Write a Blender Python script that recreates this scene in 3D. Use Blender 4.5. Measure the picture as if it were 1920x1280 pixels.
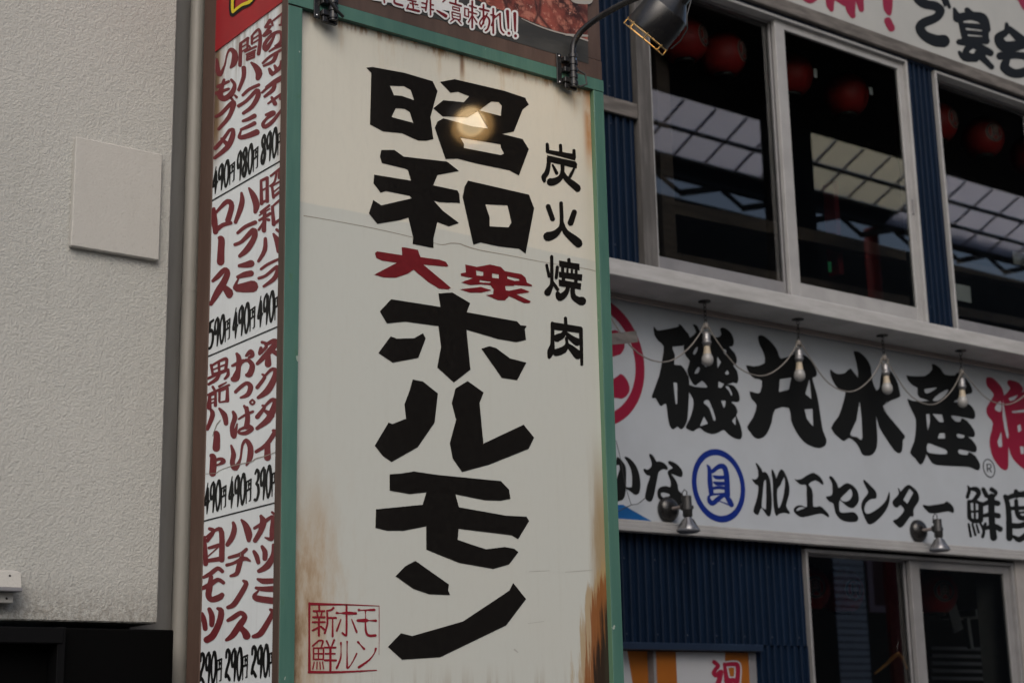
import bpy, math, random
import numpy as np
from mathutils import Vector, Matrix
from mathutils.geometry import delaunay_2d_cdt
R = math.radians
random.seed(7)
for o in list(bpy.data.objects): bpy.data.objects.remove(o, do_unlink=True)
S = bpy.context.scene
COL = S.collection
EYE = 1.6
# ------------------------------------------------------------------ camera (solved from the photo's vanishing points)
F_PX, YAW, PITCH, ROLL = 2981.68, 0.64711266, 0.23714768, -0.02028564
fwd = np.array([math.sin(YAW)*math.cos(PITCH), math.cos(YAW)*math.cos(PITCH), math.sin(PITCH)])
rgt = np.array([math.cos(YAW), -math.sin(YAW), 0.0]); upv = np.cross(rgt, fwd)
cr, cu = math.cos(ROLL)*rgt+math.sin(ROLL)*upv, -math.sin(ROLL)*rgt+math.cos(ROLL)*upv
cam_d = bpy.data.cameras.new('camera'); cam = bpy.data.objects.new('camera', cam_d); COL.objects.link(cam)
mw = Matrix.Identity(4)
for i in range(3):
    mw[i][0] = cr[i]; mw[i][1] = cu[i]; mw[i][2] = -fwd[i]
mw[2][3] = EYE
cam.matrix_world = mw
cam_d.sensor_width = 36; cam_d.sensor_fit = 'HORIZONTAL'; cam_d.lens = F_PX/1920*36
cam_d.clip_start = 0.05; cam_d.clip_end = 3000
cam_d.dof.use_dof = True; cam_d.dof.focus_distance = 4.75; cam_d.dof.aperture_fstop = 4.5
S.camera = cam
# ------------------------------------------------------------------ light
W = bpy.data.worlds.new('World'); S.world = W; W.use_nodes = True
wn = W.node_tree; bgn = wn.nodes['Background']
sky = wn.nodes.new('ShaderNodeTexSky'); sky.sky_type = 'NISHITA'; sky.sun_disc = False
SUN_EL, SUN_AZ = R(42), R(215)          # azimuth clockwise from +Y
sky.sun_elevation = SUN_EL; sky.sun_rotation = SUN_AZ
sky.air_density = 1.0; sky.dust_density = 4.0; sky.ozone_density = 1.0
wn.links.new(sky.outputs[0], bgn.inputs[0]); bgn.inputs[1].default_value = 0.15
sl = bpy.data.lights.new('sun', 'SUN'); so = bpy.data.objects.new('sun', sl); COL.objects.link(so)
sl.energy = 0.75; sl.angle = R(40); sl.color = (1.0, 0.985, 0.965)
sdir = Vector((math.sin(SUN_AZ)*math.cos(SUN_EL), math.cos(SUN_AZ)*math.cos(SUN_EL), math.sin(SUN_EL)))
so.rotation_euler = sdir.to_track_quat('Z', 'Y').to_euler(); so.location = (0, -20, 30)
vs = S.view_settings; vs.view_transform = 'Standard'; vs.look = 'None'; vs.gamma = 1; vs.use_curve_mapping = False
vs.exposure = -0.08

# ------------------------------------------------------------------ picture geometry -> world points on real surfaces
def ray(px, py):
    d = cr*(px-960) - cu*(py-640) + fwd*F_PX
    return d/np.linalg.norm(d)
def onY(px, py, Y): d = ray(px, py); t = Y/d[1]; return Vector((d[0]*t, Y, d[2]*t+EYE))
def onX(px, py, X): d = ray(px, py); t = X/d[0]; return Vector((X, d[1]*t, d[2]*t+EYE))
def planeY(Y): return lambda px, py: onY(px, py, Y)
def planeX(X): return lambda px, py: onX(px, py, X)
def at(px, py, dist): d = ray(px, py); return Vector((d[0]*dist, d[1]*dist, d[2]*dist+EYE))

# ------------------------------------------------------------------ objects
def tag(o, label=None, cat=None, group=None, kind=None):
    if label: o['label'] = label
    if cat: o['category'] = cat
    if group: o['group'] = group
    if kind: o['kind'] = kind
    return o
def thing(name, label, cat, loc=(0, 0, 0), group=None, rz=0):
    o = bpy.data.objects.new(name, None); COL.objects.link(o); o.location = loc; o.rotation_euler.z = rz
    o.empty_display_size = 0.1
    return tag(o, label, cat, group)
def link(name, me, mat, parent=None, local=False):
    o = bpy.data.objects.new(name, me); COL.objects.link(o)
    for m in (mat if isinstance(mat, (list, tuple)) else [mat]): me.materials.append(m)
    if parent is not None:
        o.parent = parent
        if not local:
            p = parent; off = Vector((0, 0, 0))
            while p is not None: off += p.location; p = p.parent
            o.location = -off
    return o
def dup(root, loc, rz=None, label=None, group=None):
    r = root.copy(); COL.objects.link(r); r.location = loc
    if rz is not None: r.rotation_euler.z = rz
    if label: r['label'] = label
    if group: r['group'] = group
    for ch in list(root.children):
        c = ch.copy(); COL.objects.link(c); c.parent = r
        for g in list(ch.children):
            d = g.copy(); COL.objects.link(d); d.parent = c
    return r
class MB:
    def __init__(s): s.v = []; s.f = []; s.sm = []; s.mi = []
    def add(s, vs, fs, smooth=False, mi=0):
        b = len(s.v); s.v += [tuple(v) for v in vs]
        for f in fs: s.f.append(tuple(i+b for i in f)); s.sm.append(smooth); s.mi.append(mi)
        return s
    def box(s, a, b, bev=0.0, mi=0):
        x0, y0, z0 = [min(a[i], b[i]) for i in range(3)]; x1, y1, z1 = [max(a[i], b[i]) for i in range(3)]
        e = min(bev, (x1-x0)*.45, (y1-y0)*.45, (z1-z0)*.45)
        if e <= 0:
            vs = [(x0,y0,z0),(x1,y0,z0),(x1,y1,z0),(x0,y1,z0),(x0,y0,z1),(x1,y0,z1),(x1,y1,z1),(x0,y1,z1)]
            return s.add(vs, [(0,3,2,1),(4,5,6,7),(0,1,5,4),(1,2,6,5),(2,3,7,6),(3,0,4,7)], mi=mi)
        vs = []; idx = {}
        for ix in (0, 1):
            for iy in (0, 1):
                for iz in (0, 1):
                    c = ((x0, x1)[ix], (y0, y1)[iy], (z0, z1)[iz]); sg = [1 if k == 0 else -1 for k in (ix, iy, iz)]
                    for ax in range(3):
                        p = [c[k]+(0 if k == ax else sg[k]*e) for k in range(3)]
                        idx[(ix, iy, iz, ax)] = len(vs); vs.append(p)
        fs = []
        for ax in range(3):
            o1, o2 = [(1, 2), (2, 0), (0, 1)][ax]
            for sd in (0, 1):
                q = []
                for a1, a2 in ((0, 0), (1, 0), (1, 1), (0, 1)):
                    k = [0, 0, 0]; k[ax] = sd; k[o1] = a1; k[o2] = a2; q.append(idx[(k[0], k[1], k[2], ax)])
                fs.append(q if sd else q[::-1])
        for ax in range(3):
            o1, o2 = [(1, 2), (2, 0), (0, 1)][ax]
            for a1 in (0, 1):
                for a2 in (0, 1):
                    k0 = [0, 0, 0]; k0[o1] = a1; k0[o2] = a2; k1 = list(k0); k1[ax] = 1
                    q = [idx[(*k0, o1)], idx[(*k1, o1)], idx[(*k1, o2)], idx[(*k0, o2)]]
                    fs.append(q)
        for ix in (0, 1):
            for iy in (0, 1):
                for iz in (0, 1): fs.append([idx[(ix, iy, iz, a)] for a in range(3)])
        return s.add(vs, fs, mi=mi)
    def beam(s, a, b, w, h, up=(0, 0, 1), mi=0):
        a = Vector(a); b = Vector(b); d = (b-a).normalized(); sd = d.cross(Vector(up))
        if sd.length < 1e-4: sd = d.cross(Vector((1, 0, 0)))
        sd.normalize(); u = sd.cross(d).normalized()
        vs = [p+sd*w/2*i+u*h/2*j for p in (a, b) for i, j in ((-1,-1),(1,-1),(1,1),(-1,1))]
        return s.add(vs, [(0,1,2,3),(7,6,5,4),(0,4,5,1),(1,5,6,2),(2,6,7,3),(3,7,4,0)], mi=mi)
    def tube(s, pts, r, n=10, cap=True, mi=0):
        pts = [Vector(p) for p in pts]; m = len(pts); rs = r if isinstance(r, (list, tuple)) else [r]*m
        vs = []; prev = None
        for i, p in enumerate(pts):
            t = (pts[min(i+1, m-1)]-pts[max(i-1, 0)]).normalized()
            if prev is None:
                a = t.cross(Vector((0, 0, 1)));
                if a.length < .05: a = t.cross(Vector((1, 0, 0)))
            else: a = prev-t*prev.dot(t)
            a.normalize(); prev = a; b = t.cross(a)
            for k in range(n):
                th = 2*math.pi*k/n; vs.append(p+(a*math.cos(th)+b*math.sin(th))*rs[i])
        fs = [(i*n+k, i*n+(k+1) % n, (i+1)*n+(k+1) % n, (i+1)*n+k) for i in range(m-1) for k in range(n)]
        s.add(vs, fs, True, mi)
        if cap:
            s.add([vs[k] for k in range(n)], [tuple(range(n))[::-1]], mi=mi); s.add([vs[(m-1)*n+k] for k in range(n)], [tuple(range(n))], mi=mi)
        return s
    def lathe(s, prof, n=24, origin=(0, 0, 0), axis=(0, 0, 1), mi=0, smooth=True):
        ax = Vector(axis).normalized(); a = ax.cross(Vector((0.31, .2, .9)) if abs(ax.z) < .95 else Vector((1, 0, 0))).normalized(); b = ax.cross(a); o = Vector(origin)
        vs = []
        for (r, h) in prof:
            for k in range(n):
                th = 2*math.pi*k/n; vs.append(o+ax*h+(a*math.cos(th)+b*math.sin(th))*max(r, 1e-5))
        fs = [(i*n+k, i*n+(k+1) % n, (i+1)*n+(k+1) % n, (i+1)*n+k) for i in range(len(prof)-1) for k in range(n)]
        return s.add(vs, fs, smooth, mi)
    def mesh(s, name):
        me = bpy.data.meshes.new(name); me.from_pydata(s.v, [], s.f)
        me.polygons.foreach_set('use_smooth', s.sm); me.polygons.foreach_set('material_index', s.mi); me.update(); return me
    def build(s, name, mat, parent=None, local=False): return link(name, s.mesh(name), mat, parent, local)
def box(name, a, b, mat, parent=None, bev=0.002, local=False): return MB().box(a, b, bev).build(name, mat, parent, local)

# ------------------------------------------------------------------ lettering: brush strokes and outlines read in picture units, laid on the sign's own plane
def fr(ox, oy, s): return lambda x, y: (ox+x/s, oy+y/s)
def nums(t): return [tuple(float(a) for a in p.split(',')) for p in t.split()]
def catmull(pts, closed, n=4):
    P = [np.array(p, float) for p in pts]; m = len(P); out = []
    if m < 3: return [tuple(p) for p in P]
    rng = range(m) if closed else range(m-1)
    for i in rng:
        if closed: p0, p1, p2, p3 = P[i-1], P[i], P[(i+1) % m], P[(i+2) % m]
        else: p0, p1, p2, p3 = P[max(i-1, 0)], P[i], P[i+1], P[min(i+2, m-1)]
        for k in range(n):
            t = k/n; out.append(tuple(.5*((2*p1)+(-p0+p2)*t+(2*p0-5*p1+4*p2-p3)*t*t+(-p0+3*p1-3*p2+p3)*t**3)))
    if not closed: out.append(tuple(P[-1]))
    return out
def area(p): return sum(p[i-1][0]*p[i][1]-p[i][0]*p[i-1][1] for i in range(len(p)))/2
def hull(pts):
    pts = sorted(set((round(x, 4), round(y, 4)) for x, y in pts)); lo = []; up = []
    cr_ = lambda o, a, b: (a[0]-o[0])*(b[1]-o[1])-(a[1]-o[1])*(b[0]-o[0])
    for p in pts:
        while len(lo) > 1 and cr_(lo[-2], lo[-1], p) <= 0: lo.pop()
        lo.append(p)
    for p in reversed(pts):
        while len(up) > 1 and cr_(up[-2], up[-1], p) <= 0: up.pop()
        up.append(p)
    return lo[:-1]+up[:-1]
def flat_glyph(polys, strokes, smooth_poly=False, grow=0.0, nseg=4, wm=1.0):
    adds, subs = [], []
    for t in polys:
        parts = [nums(q) for q in t.split('|')]
        for j, q in enumerate(parts):
            if smooth_poly and len(q) > 4: q = catmull(q, True, 3)
            (subs if j else adds).append(q)
    n_poly = len(adds)
    for t in strokes:
        for st in t.split(';'):
            pts = nums(st)
            if not pts: continue
            pts = catmull(pts, False, nseg) if len(pts) > 2 else pts
            for a, b in zip(pts[:-1], pts[1:]):
                c = []
                for (x, y, w) in (a, b):
                    rr = max(w*wm/2+grow, .4)
                    c += [(x+rr*math.cos(k*math.pi/5+.1), y+rr*math.sin(k*math.pi/5+.1)) for k in range(10)]
                adds.append(hull(c))
    V = []; FA = []
    for q in adds+subs:
        if area(q) < 0: q = q[::-1]
        FA.append(list(range(len(V), len(V)+len(q)))); V += [Vector((p[0], p[1])) for p in q]
    r = delaunay_2d_cdt(V, [], FA, 1, 1e-3)
    ns = len(adds); fs = []
    for f, of in zip(r[2], r[5]):
        sub = any(i >= ns for i in of); st = any(n_poly <= i < ns for i in of); po = any(i < n_poly for i in of)
        if st or (po and not sub): fs.append(f)
    return r[0], fs
def glyph(parent, frame, surf, mat, polys=(), strokes=(), smooth=False, name='letter', grow=0.0, label=None, nseg=3, wm=1.0):
    V, Fs = flat_glyph(list(polys), list(strokes), smooth, grow, nseg, wm)
    me = bpy.data.meshes.new(name); me.from_pydata([surf(*frame(v[0], v[1])) for v in V], [], Fs); me.update()
    o = link(name, me, mat, parent)
    if label: o['label'] = label
    return o

# ------------------------------------------------------------------ materials
def new_mat(name):
    m = bpy.data.materials.new(name); m.use_nodes = True; nt = m.node_tree
    return m, nt, nt.nodes['Principled BSDF']
class NT:
    """tiny node helper: values are floats or sockets"""
    def __init__(s, nt):
        s.nt = nt; tc = nt.nodes.new('ShaderNodeTexCoord'); s.co = tc.outputs['Object']
        sx = nt.nodes.new('ShaderNodeSeparateXYZ'); nt.links.new(s.co, sx.inputs[0]); s.x, s.y, s.z = sx.outputs
    def put(s, sock, v):
        if isinstance(v, (int, float, tuple, list)): sock.default_value = v
        else: s.nt.links.new(v, sock)
    def m(s, op, a, b=0.0, c=0.0, clamp=False):
        n = s.nt.nodes.new('ShaderNodeMath'); n.operation = op; n.use_clamp = clamp
        s.put(n.inputs[0], a); s.put(n.inputs[1], b); s.put(n.inputs[2], c); return n.outputs[0]
    def step(s, v, a, b, lo=0.0, hi=1.0):
        n = s.nt.nodes.new('ShaderNodeMapRange'); n.interpolation_type = 'SMOOTHSTEP'
        s.put(n.inputs[0], v); s.put(n.inputs[1], a); s.put(n.inputs[2], b); s.put(n.inputs[3], lo); s.put(n.inputs[4], hi); return n.outputs[0]
    def noise(s, scale, detail=4, rough=.55, stretch=(1, 1, 1), off=(0, 0, 0)):
        mp = s.nt.nodes.new('ShaderNodeMapping'); mp.inputs['Scale'].default_value = stretch; mp.inputs['Location'].default_value = off
        s.nt.links.new(s.co, mp.inputs[0]); n = s.nt.nodes.new('ShaderNodeTexNoise')
        n.inputs['Scale'].default_value = scale; n.inputs['Detail'].default_value = detail; n.inputs['Roughness'].default_value = rough
        s.nt.links.new(mp.outputs[0], n.inputs['Vector']); return n.outputs['Fac']
    def voro(s, scale, feat='F1', stretch=(1, 1, 1)):
        mp = s.nt.nodes.new('ShaderNodeMapping'); mp.inputs['Scale'].default_value = stretch
        s.nt.links.new(s.co, mp.inputs[0]); n = s.nt.nodes.new('ShaderNodeTexVoronoi'); n.feature = feat
        n.inputs['Scale'].default_value = scale; s.nt.links.new(mp.outputs[0], n.inputs['Vector']); return n.outputs['Distance']
    def mix(s, f, a, b, mode='MIX'):
        n = s.nt.nodes.new('ShaderNodeMix'); n.data_type = 'RGBA'; n.blend_type = mode
        s.put(n.inputs[0], f); s.put(n.inputs[6], (*a, 1) if isinstance(a, tuple) and len(a) == 3 else a); s.put(n.inputs[7], (*b, 1) if isinstance(b, tuple) and len(b) == 3 else b)
        return n.outputs[2]
    def bump(s, h, strength, dist, bsdf):
        n = s.nt.nodes.new('ShaderNodeBump'); n.inputs['Strength'].default_value = strength; n.inputs['Distance'].default_value = dist
        s.nt.links.new(h, n.inputs['Height']); s.nt.links.new(n.outputs[0], bsdf.inputs['Normal'])
def simple(name, c, rough=.6, c2=None, scale=8, stretch=(1, 1, 1), bump=0.0, bscale=60, bdist=.002, metal=0, spec=.5, thr=(.35, .7), coat=0):
    m, nt, b = new_mat(name); b.inputs['Roughness'].default_value = rough; b.inputs['Metallic'].default_value = metal
    b.inputs['Specular IOR Level'].default_value = spec; b.inputs['Coat Weight'].default_value = coat
    if c2 is None and not bump: b.inputs['Base Color'].default_value = (*c, 1); return m
    t = NT(nt)
    if c2 is not None: t.put(b.inputs['Base Color'], t.mix(t.step(t.noise(scale, 6, .6, stretch), *thr), c, c2))
    else: b.inputs['Base Color'].default_value = (*c, 1)
    if bump: t.bump(t.noise(bscale, 4, .6, stretch), bump, bdist, b)
    return m
M = {}
M['black'] = simple('sign_black', (.009, .008, .0075), .08, (.012, .011, .010), 60, spec=.45, bump=.012, bscale=6, bdist=.004)
M['ink'] = simple('ink_black', (.0075, .008, .008), .5, spec=.2)
M['darkred'] = simple('sign_red', (.13, .007, .010), .3, (.16, .010, .014), 40)
M['menured'] = simple('menu_red', (.135, .013, .018), .5, (.17, .022, .027), 60)
M['sealred'] = simple('seal_red', (.22, .004, .015), .45)
M['vred'] = simple('board_crimson', (.23, .008, .032), .4)
M['vblue'] = simple('board_blue', (.004, .02, .18), .4)
M['cyan'] = simple('board_cyan', (.008, .085, .26), .4)
M['board'] = simple('board_white', (.41, .445, .485), .42, (.385, .415, .45), 3, bump=.02)
M['brown'] = simple('brown_paint_wood', (.062, .036, .027), .62, (.085, .052, .039), 6, (3, 3, .5), .25, 40)
M['brownlift'] = simple('brown_paint_lifted', (.082, .047, .034), .62, (.105, .064, .047), 6, (3, 3, .5), .25, 40)  # same brown paint, lightened to offset the shade on the back post
M['alu'] = simple('white_aluminium', (.335, .335, .335), .42, (.285, .285, .285), 6)
M['alulow'] = simple('dull_aluminium', (.215, .215, .22), .45, (.18, .18, .185), 6)
M['alud'] = simple('grey_aluminium', (.20, .20, .21), .4, (.16, .16, .17), 6)
M['blue'] = simple('blue_siding', (.0012, .0072, .021), .6, (.0019, .0098, .028), 4, (4, 4, .6), .05, 20, spec=.15)
M['bluef'] = simple('blue_flashing', (.004, .013, .034), .5, (.006, .017, .04), 4)
M['blkmetal'] = simple('black_metal', (.010, .010, .011), .27, (.018, .017, .016), 30)
M['blkplastic'] = simple('black_plastic', (.02, .02, .02), .5)
M['steel'] = simple('steel', (.55, .55, .56), .25, metal=1)
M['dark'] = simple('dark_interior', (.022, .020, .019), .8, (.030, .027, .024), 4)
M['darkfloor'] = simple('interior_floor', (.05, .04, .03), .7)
M['beamin'] = simple('interior_timber', (.055, .038, .028), .7, (.08, .055, .04), 8, (1, 4, 4))
M['cord'] = simple('grey_cord', (.20, .185, .17), .65)
M['darkcord'] = simple('dark_cord', (.03, .03, .03), .6)
M['socket'] = simple('pewter_socket', (.34, .34, .35), .38, (.18, .18, .18), 60, metal=.6)
M['bulbcap'] = simple('cream_plastic', (.42, .36, .27), .5)
M['paper'] = simple('white_paper', (.62, .64, .64), .8)
M['orange'] = simple('door_orange', (.27, .085, .007), .45, (.24, .072, .006), 3)
M['white2'] = simple('door_white', (.36, .375, .40), .4)
M['yellow'] = simple('yellow', (.68, .55, .02), .45)
M['redpanel'] = simple('red_panel', (.36, .003, .009), .38, (.30, .003, .009), 5)
M['lantblack'] = simple('lantern_cap', (.02, .018, .016), .5)
M['lantmark'] = simple('lantern_ink', (.02, .01, .01), .5)
M['greymark'] = simple('lantern_white', (.65, .50, .46), .5)
M['redpole'] = simple('red_pole', (.22, .012, .018), .5)
M['hanger'] = simple('hanger_wood', (.42, .20, .06), .45)
M['asphalt'] = simple('asphalt', (.05, .05, .05), .9, (.065, .063, .06), 20, bump=.4, bscale=120)
M['pave'] = simple('paving', (.22, .21, .20), .85, (.27, .26, .25), 10, bump=.2)
M['concrete'] = simple('concrete', (.24, .23, .225), .8, (.29, .28, .27), 5, bump=.1)
M['oppwall'] = simple('opposite_wall', (.045, .04, .035), .8, (.065, .055, .045), 2)
M['slat'] = simple('slat_cladding', (.72, .72, .78), .6)
M['roofdark'] = simple('arcade_roof_dark', (.02, .02, .022), .9)
M['truss'] = simple('truss_steel', (.06, .065, .07), .6)
M['rafter'] = simple('rafter_grey', (.5, .46, .5), .6)
M['exit'] = simple('exit_green', (.05, .5, .2), .5)
M['pinkframe'] = simple('pink_frame', (.5, .33, .38), .5)

# weathered green paint on timber
def green(name, c1, c2):
    m, nt, b = new_mat(name); t = NT(nt)
    c = t.mix(t.step(t.noise(5, 5, .6, (4, 4, .5)), .3, .7), c1, c2)
    fl = t.step(t.noise(42, 3, .5, (1, 1, .8)), .735, .76)
    c = t.mix(t.m('MULTIPLY', fl, .7), c, (.45, .50, .44))
    dk = t.step(t.noise(11, 4, .6, (2, 2, 1), (3, 1, 7)), .66, .78)
    c = t.mix(t.m('MULTIPLY', dk, .55), c, (.05, .13, .06))
    t.put(b.inputs['Base Color'], c); b.inputs['Roughness'].default_value = .42
    t.bump(t.noise(30, 5, .6, (3, 3, .35)), .3, .003, b); return m
M['green'] = green('green_paint', (.050, .135, .108), (.070, .165, .128))
M['greenlit'] = green('green_paint_lit', (.10, .20, .12), (.12, .235, .145))  # lighter copy of the green: side light on the reveal put into the colour
# plaster
def plaster(name, c1, c2, dirt_z=None, amp=.9):
    m, nt, b = new_mat(name); t = NT(nt)
    c = t.mix(t.step(t.noise(1.3, 5, .6), .3, .7), c1, c2)
    c = t.mix(t.m('MULTIPLY', t.step(t.noise(150, 3, .6), .55, .75), .28), c, (c1[0]*.62, c1[1]*.6, c1[2]*.56))
    c = t.mix(t.m('MULTIPLY', t.step(t.noise(7, 6, .65, (2.5, 2.5, .35), (5, 2, 1)), .5, .85), .30), c, (c1[0]*.72, c1[1]*.70, c1[2]*.66))
    if dirt_z is not None:
        g = t.step(t.z, dirt_z+.17, dirt_z-.01)
        n = t.noise(70, 5, .7, (1, 1, .6)); k = t.m('MULTIPLY', g, t.step(n, .35, .62))
        c = t.mix(t.m('MULTIPLY', k, .6), c, (.14, .125, .10))
    t.put(b.inputs['Base Color'], c); b.inputs['Roughness'].default_value = .9; b.inputs['Specular IOR Level'].default_value = .25
    h = t.m('ADD', t.noise(130, 3, .6), t.m('MULTIPLY', t.noise(62, 2, .5, (1, 1, .8)), .6))
    t.bump(h, amp, .006, b); return m
M['plaster'] = plaster('plaster_wall', (.412, .414, .386), (.452, .452, .422), dirt_z=1.90, amp=.75)
M['plastersmooth'] = plaster('plate_paint', (.435, .427, .397), (.46, .452, .42), None, .22)
M['pipe'] = simple('grey_pipe', (.30, .295, .27), .5, (.36, .35, .32), 5, (3, 3, .4), .1, 30)
M['pilaster'] = simple('grey_pilaster', (.30, .295, .28), .75, (.35, .345, .33), 5, (3, 3, .4), .2, 60)
M['wood'] = simple('weathered_timber', (.075, .068, .063), .85, (.15, .137, .127), 5, (1, 1, 6), .5, 30, .004)
M['woodv'] = simple('weathered_timber_upright', (.06, .057, .055), .85, (.125, .12, .117), 4, (6, 6, .6), .5, 30, .004)
M['ledge'] = simple('ledge_paint', (.43, .43, .43), .55, (.34, .34, .335), 7, (.6, .6, 3), .15, 50)
m_, nt_, b_ = new_mat('red_lantern_paper'); t_ = NT(nt_)
t_.put(b_.inputs['Base Color'], t_.mix(t_.step(t_.noise(9, 3), .3, .7), (.33, .010, .009), (.42, .017, .013)))
b_.inputs['Roughness'].default_value = .55; M['lantern'] = m_

# sign face with rust and scorch marks
SX0, SX1 = 2.0785, 3.279; SZ1 = 2.107+EYE
def sign_face():
    m, nt, b = new_mat('sign_face_paint'); t = NT(nt)
    x, z = t.x, t.z
    seam = t.step(t.m('ADD', z, t.m('MULTIPLY', t.noise(6, 2), .01)), 3.075, 3.083)
    base = t.mix(seam, (.52, .54, .50), (.61, .60, .525))
    base = t.mix(t.m('MULTIPLY', t.step(t.noise(22, 6, .7, (3, 1, 1)), .45, .75), .16), base, (.44, .44, .40))
    base = t.mix(t.m('MULTIPLY', t.step(t.noise(2.2, 4, .6), .35, .75), .22), base, (.54, .53, .47))
    # faint overall streaking
    st = t.step(t.noise(16, 5, .6, (3, 1, .12)), .52, .8); base = t.mix(t.m('MULTIPLY', st, .14), base, (.42, .41, .35))
    # rust drips from the top rail
    top = t.step(z, 3.47, 3.665); n1 = t.step(t.noise(7, 5, .65, (3.2, 1, .35), (.4, 0, 0)), .52, .80)
    base = t.mix(t.m('MULTIPLY', t.m('MULTIPLY', top, n1), .7), base, (.44, .29, .13))
    edge = t.step(z, 3.628, 3.664); n2 = t.step(t.noise(14, 5, .7, (2.5, 1, .6), (2, 0, 0)), .45, .62)
    base = t.mix(t.m('MULTIPLY', t.m('MULTIPLY', edge, n2), .8), base, (.26, .12, .04))
    # one strong drip
    dx = t.m('ABSOLUTE', t.m('SUBTRACT', x, onY(866, 120, 3.82).x)); dz = onY(866, 150, 3.82).z
    dr = t.m('MULTIPLY', t.step(dx, .014, .001), t.step(z, dz-.02, dz+.05)); base = t.mix(t.m('MULTIPLY', dr, .75), base, (.13, .05, .02))
    dx2 = t.m('ABSOLUTE', t.m('SUBTRACT', x, 2.14)); dr2 = t.m('MULTIPLY', t.step(dx2, .03, .005), t.step(z, 3.57, 3.66))
    base = t.mix(t.m('MULTIPLY', dr2, .6), base, (.20, .19, .19))
    # rusty right edge near the top
    re_ = t.m('MULTIPLY', t.step(x, 3.195, 3.225), t.m('MULTIPLY', t.step(z, 3.34, 3.50), t.step(t.noise(9, 4, .6, (1, 1, .5)), .25, .6)))
    base = t.mix(re_, base, (.38, .15, .035))
    re2 = t.m('MULTIPLY', t.step(x, 3.17, 3.23), t.step(z, 2.2, 3.5)); base = t.mix(t.m('MULTIPLY', re2, .25), base, (.36, .30, .20))
    # brown stain low on the left edge
    nn = t.noise(6, 7, .68, (2.6, 1, .75)); wob = t.m('MULTIPLY', t.m('SUBTRACT', nn, .5), .42)
    lf = t.step(t.m('ADD', x, wob), 2.33, 2.10); lz = t.step(z, 2.42, 1.98); lm = t.m('MULTIPLY', lf, lz)
    base = t.mix(t.m('MULTIPLY', lm, .85), base, (.40, .26, .13))
    lf2 = t.m('MULTIPLY', t.step(t.m('ADD', x, wob), 2.20, 2.10), t.step(z, 2.25, 1.8)); base = t.mix(t.m('MULTIPLY', lf2, .75), base, (.17, .10, .055))
    # bottom streaks
    bs = t.m('MULTIPLY', t.step(z, 1.80, 1.60), t.step(t.noise(10, 5, .7, (3, 1, .2), (7, 0, 0)), .50, .66)); base = t.mix(t.m('MULTIPLY', bs, .85), base, (.25, .17, .10))
    ed = t.m('MULTIPLY', t.step(t.m('ADD', x, t.m('MULTIPLY', t.m('SUBTRACT', t.noise(5, 5, .7, (6, 1, .5), (4, 0, 2)), .5), .07)), 3.165, 3.215), t.step(z, 2.55, 2.2)); base = t.mix(t.m('MULTIPLY', ed, .8), base, (.27, .17, .06))
    # scorch low on the right edge
    n3 = t.noise(5, 6, .7, (8.5, 1, .55), (1.3, 0, 4)); w3 = t.m('MULTIPLY', t.m('SUBTRACT', n3, .5), .17)
    n4 = t.noise(9, 6, .7, (8.0, 1, .30), (5.3, 0, 1)); w4 = t.m('MULTIPLY', t.m('SUBTRACT', n4, .5), .16)
    lim = t.m('ADD', t.step(z, 2.15, 1.93, 0.0, .085), t.step(z, 1.95, 1.70, 0.0, .045))
    q = t.m('ADD', t.m('SUBTRACT', t.m('ADD', x, w3), 3.228), lim)
    q2 = t.m('ADD', t.m('SUBTRACT', t.m('ADD', x, w4), 3.228), lim)
    zz = t.step(z, 2.16, 2.06)
    base = t.mix(t.m('MULTIPLY', t.m('MULTIPLY', t.step(q, -.012, .012), zz), .8), base, (.36, .25, .12))
    base = t.mix(t.m('MULTIPLY', t.m('MULTIPLY', t.step(q2, .022, .045), zz), .9), base, (.22, .075, .022))
    base = t.mix(t.m('MULTIPLY', t.m('MULTIPLY', t.step(q2, .055, .080), t.step(z, 2.00, 1.92)), .97), base, (.028, .022, .017))
    t.put(b.inputs['Base Color'], base); b.inputs['Roughness'].default_value = .08; b.inputs['Specular IOR Level'].default_value = .45
    t.bump(t.m('ADD', t.noise(5, 2), t.m('MULTIPLY', t.noise(160, 2), .03)), .012, .006, b)
    return m
M['signface'] = sign_face()
def menu_face():
    m, nt, b = new_mat('menu_face_paint'); t = NT(nt)
    base = t.mix(t.step(t.noise(3, 5, .6), .35, .7), (.74, .79, .80), (.70, .745, .76))
    base = t.mix(t.m('MULTIPLY', t.step(t.noise(20, 5, .7, (1, 3, .15)), .5, .8), .2), base, (.42, .42, .42))
    wob = t.m('MULTIPLY', t.m('SUBTRACT', t.noise(8, 4, .6, (1, 2, .4)), .5), .06)
    l = t.m('MULTIPLY', t.step(t.m('ADD', t.y, wob), 4.19, 4.26), t.step(t.z, 3.25, 3.42)); base = t.mix(t.m('MULTIPLY', l, .95), base, (.23, .125, .045))
    l = t.m('MULTIPLY', t.step(t.m('ADD', t.y, wob), 4.235, 4.27), t.step(t.z, 3.2, 3.6)); base = t.mix(t.m('MULTIPLY', l, .8), base, (.08, .06, .03))
    r = t.m('MULTIPLY', t.step(t.m('ADD', t.y, wob), 3.885, 3.845), t.step(t.z, 3.05, 3.35)); base = t.mix(t.m('MULTIPLY', r, .6), base, (.40, .30, .22))
    tp = t.m('MULTIPLY', t.step(t.z, 3.46, 3.64), t.step(t.noise(9, 5, .6, (1, 4, .3)), .42, .65)); base = t.mix(t.m('MULTIPLY', tp, .7), base, (.25, .20, .15))
    t.put(b.inputs['Base Color'], base); b.inputs['Roughness'].default_value = .45
    t.bump(t.noise(40, 3), .05, .003, b); return m
M['menuface'] = menu_face()
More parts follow.
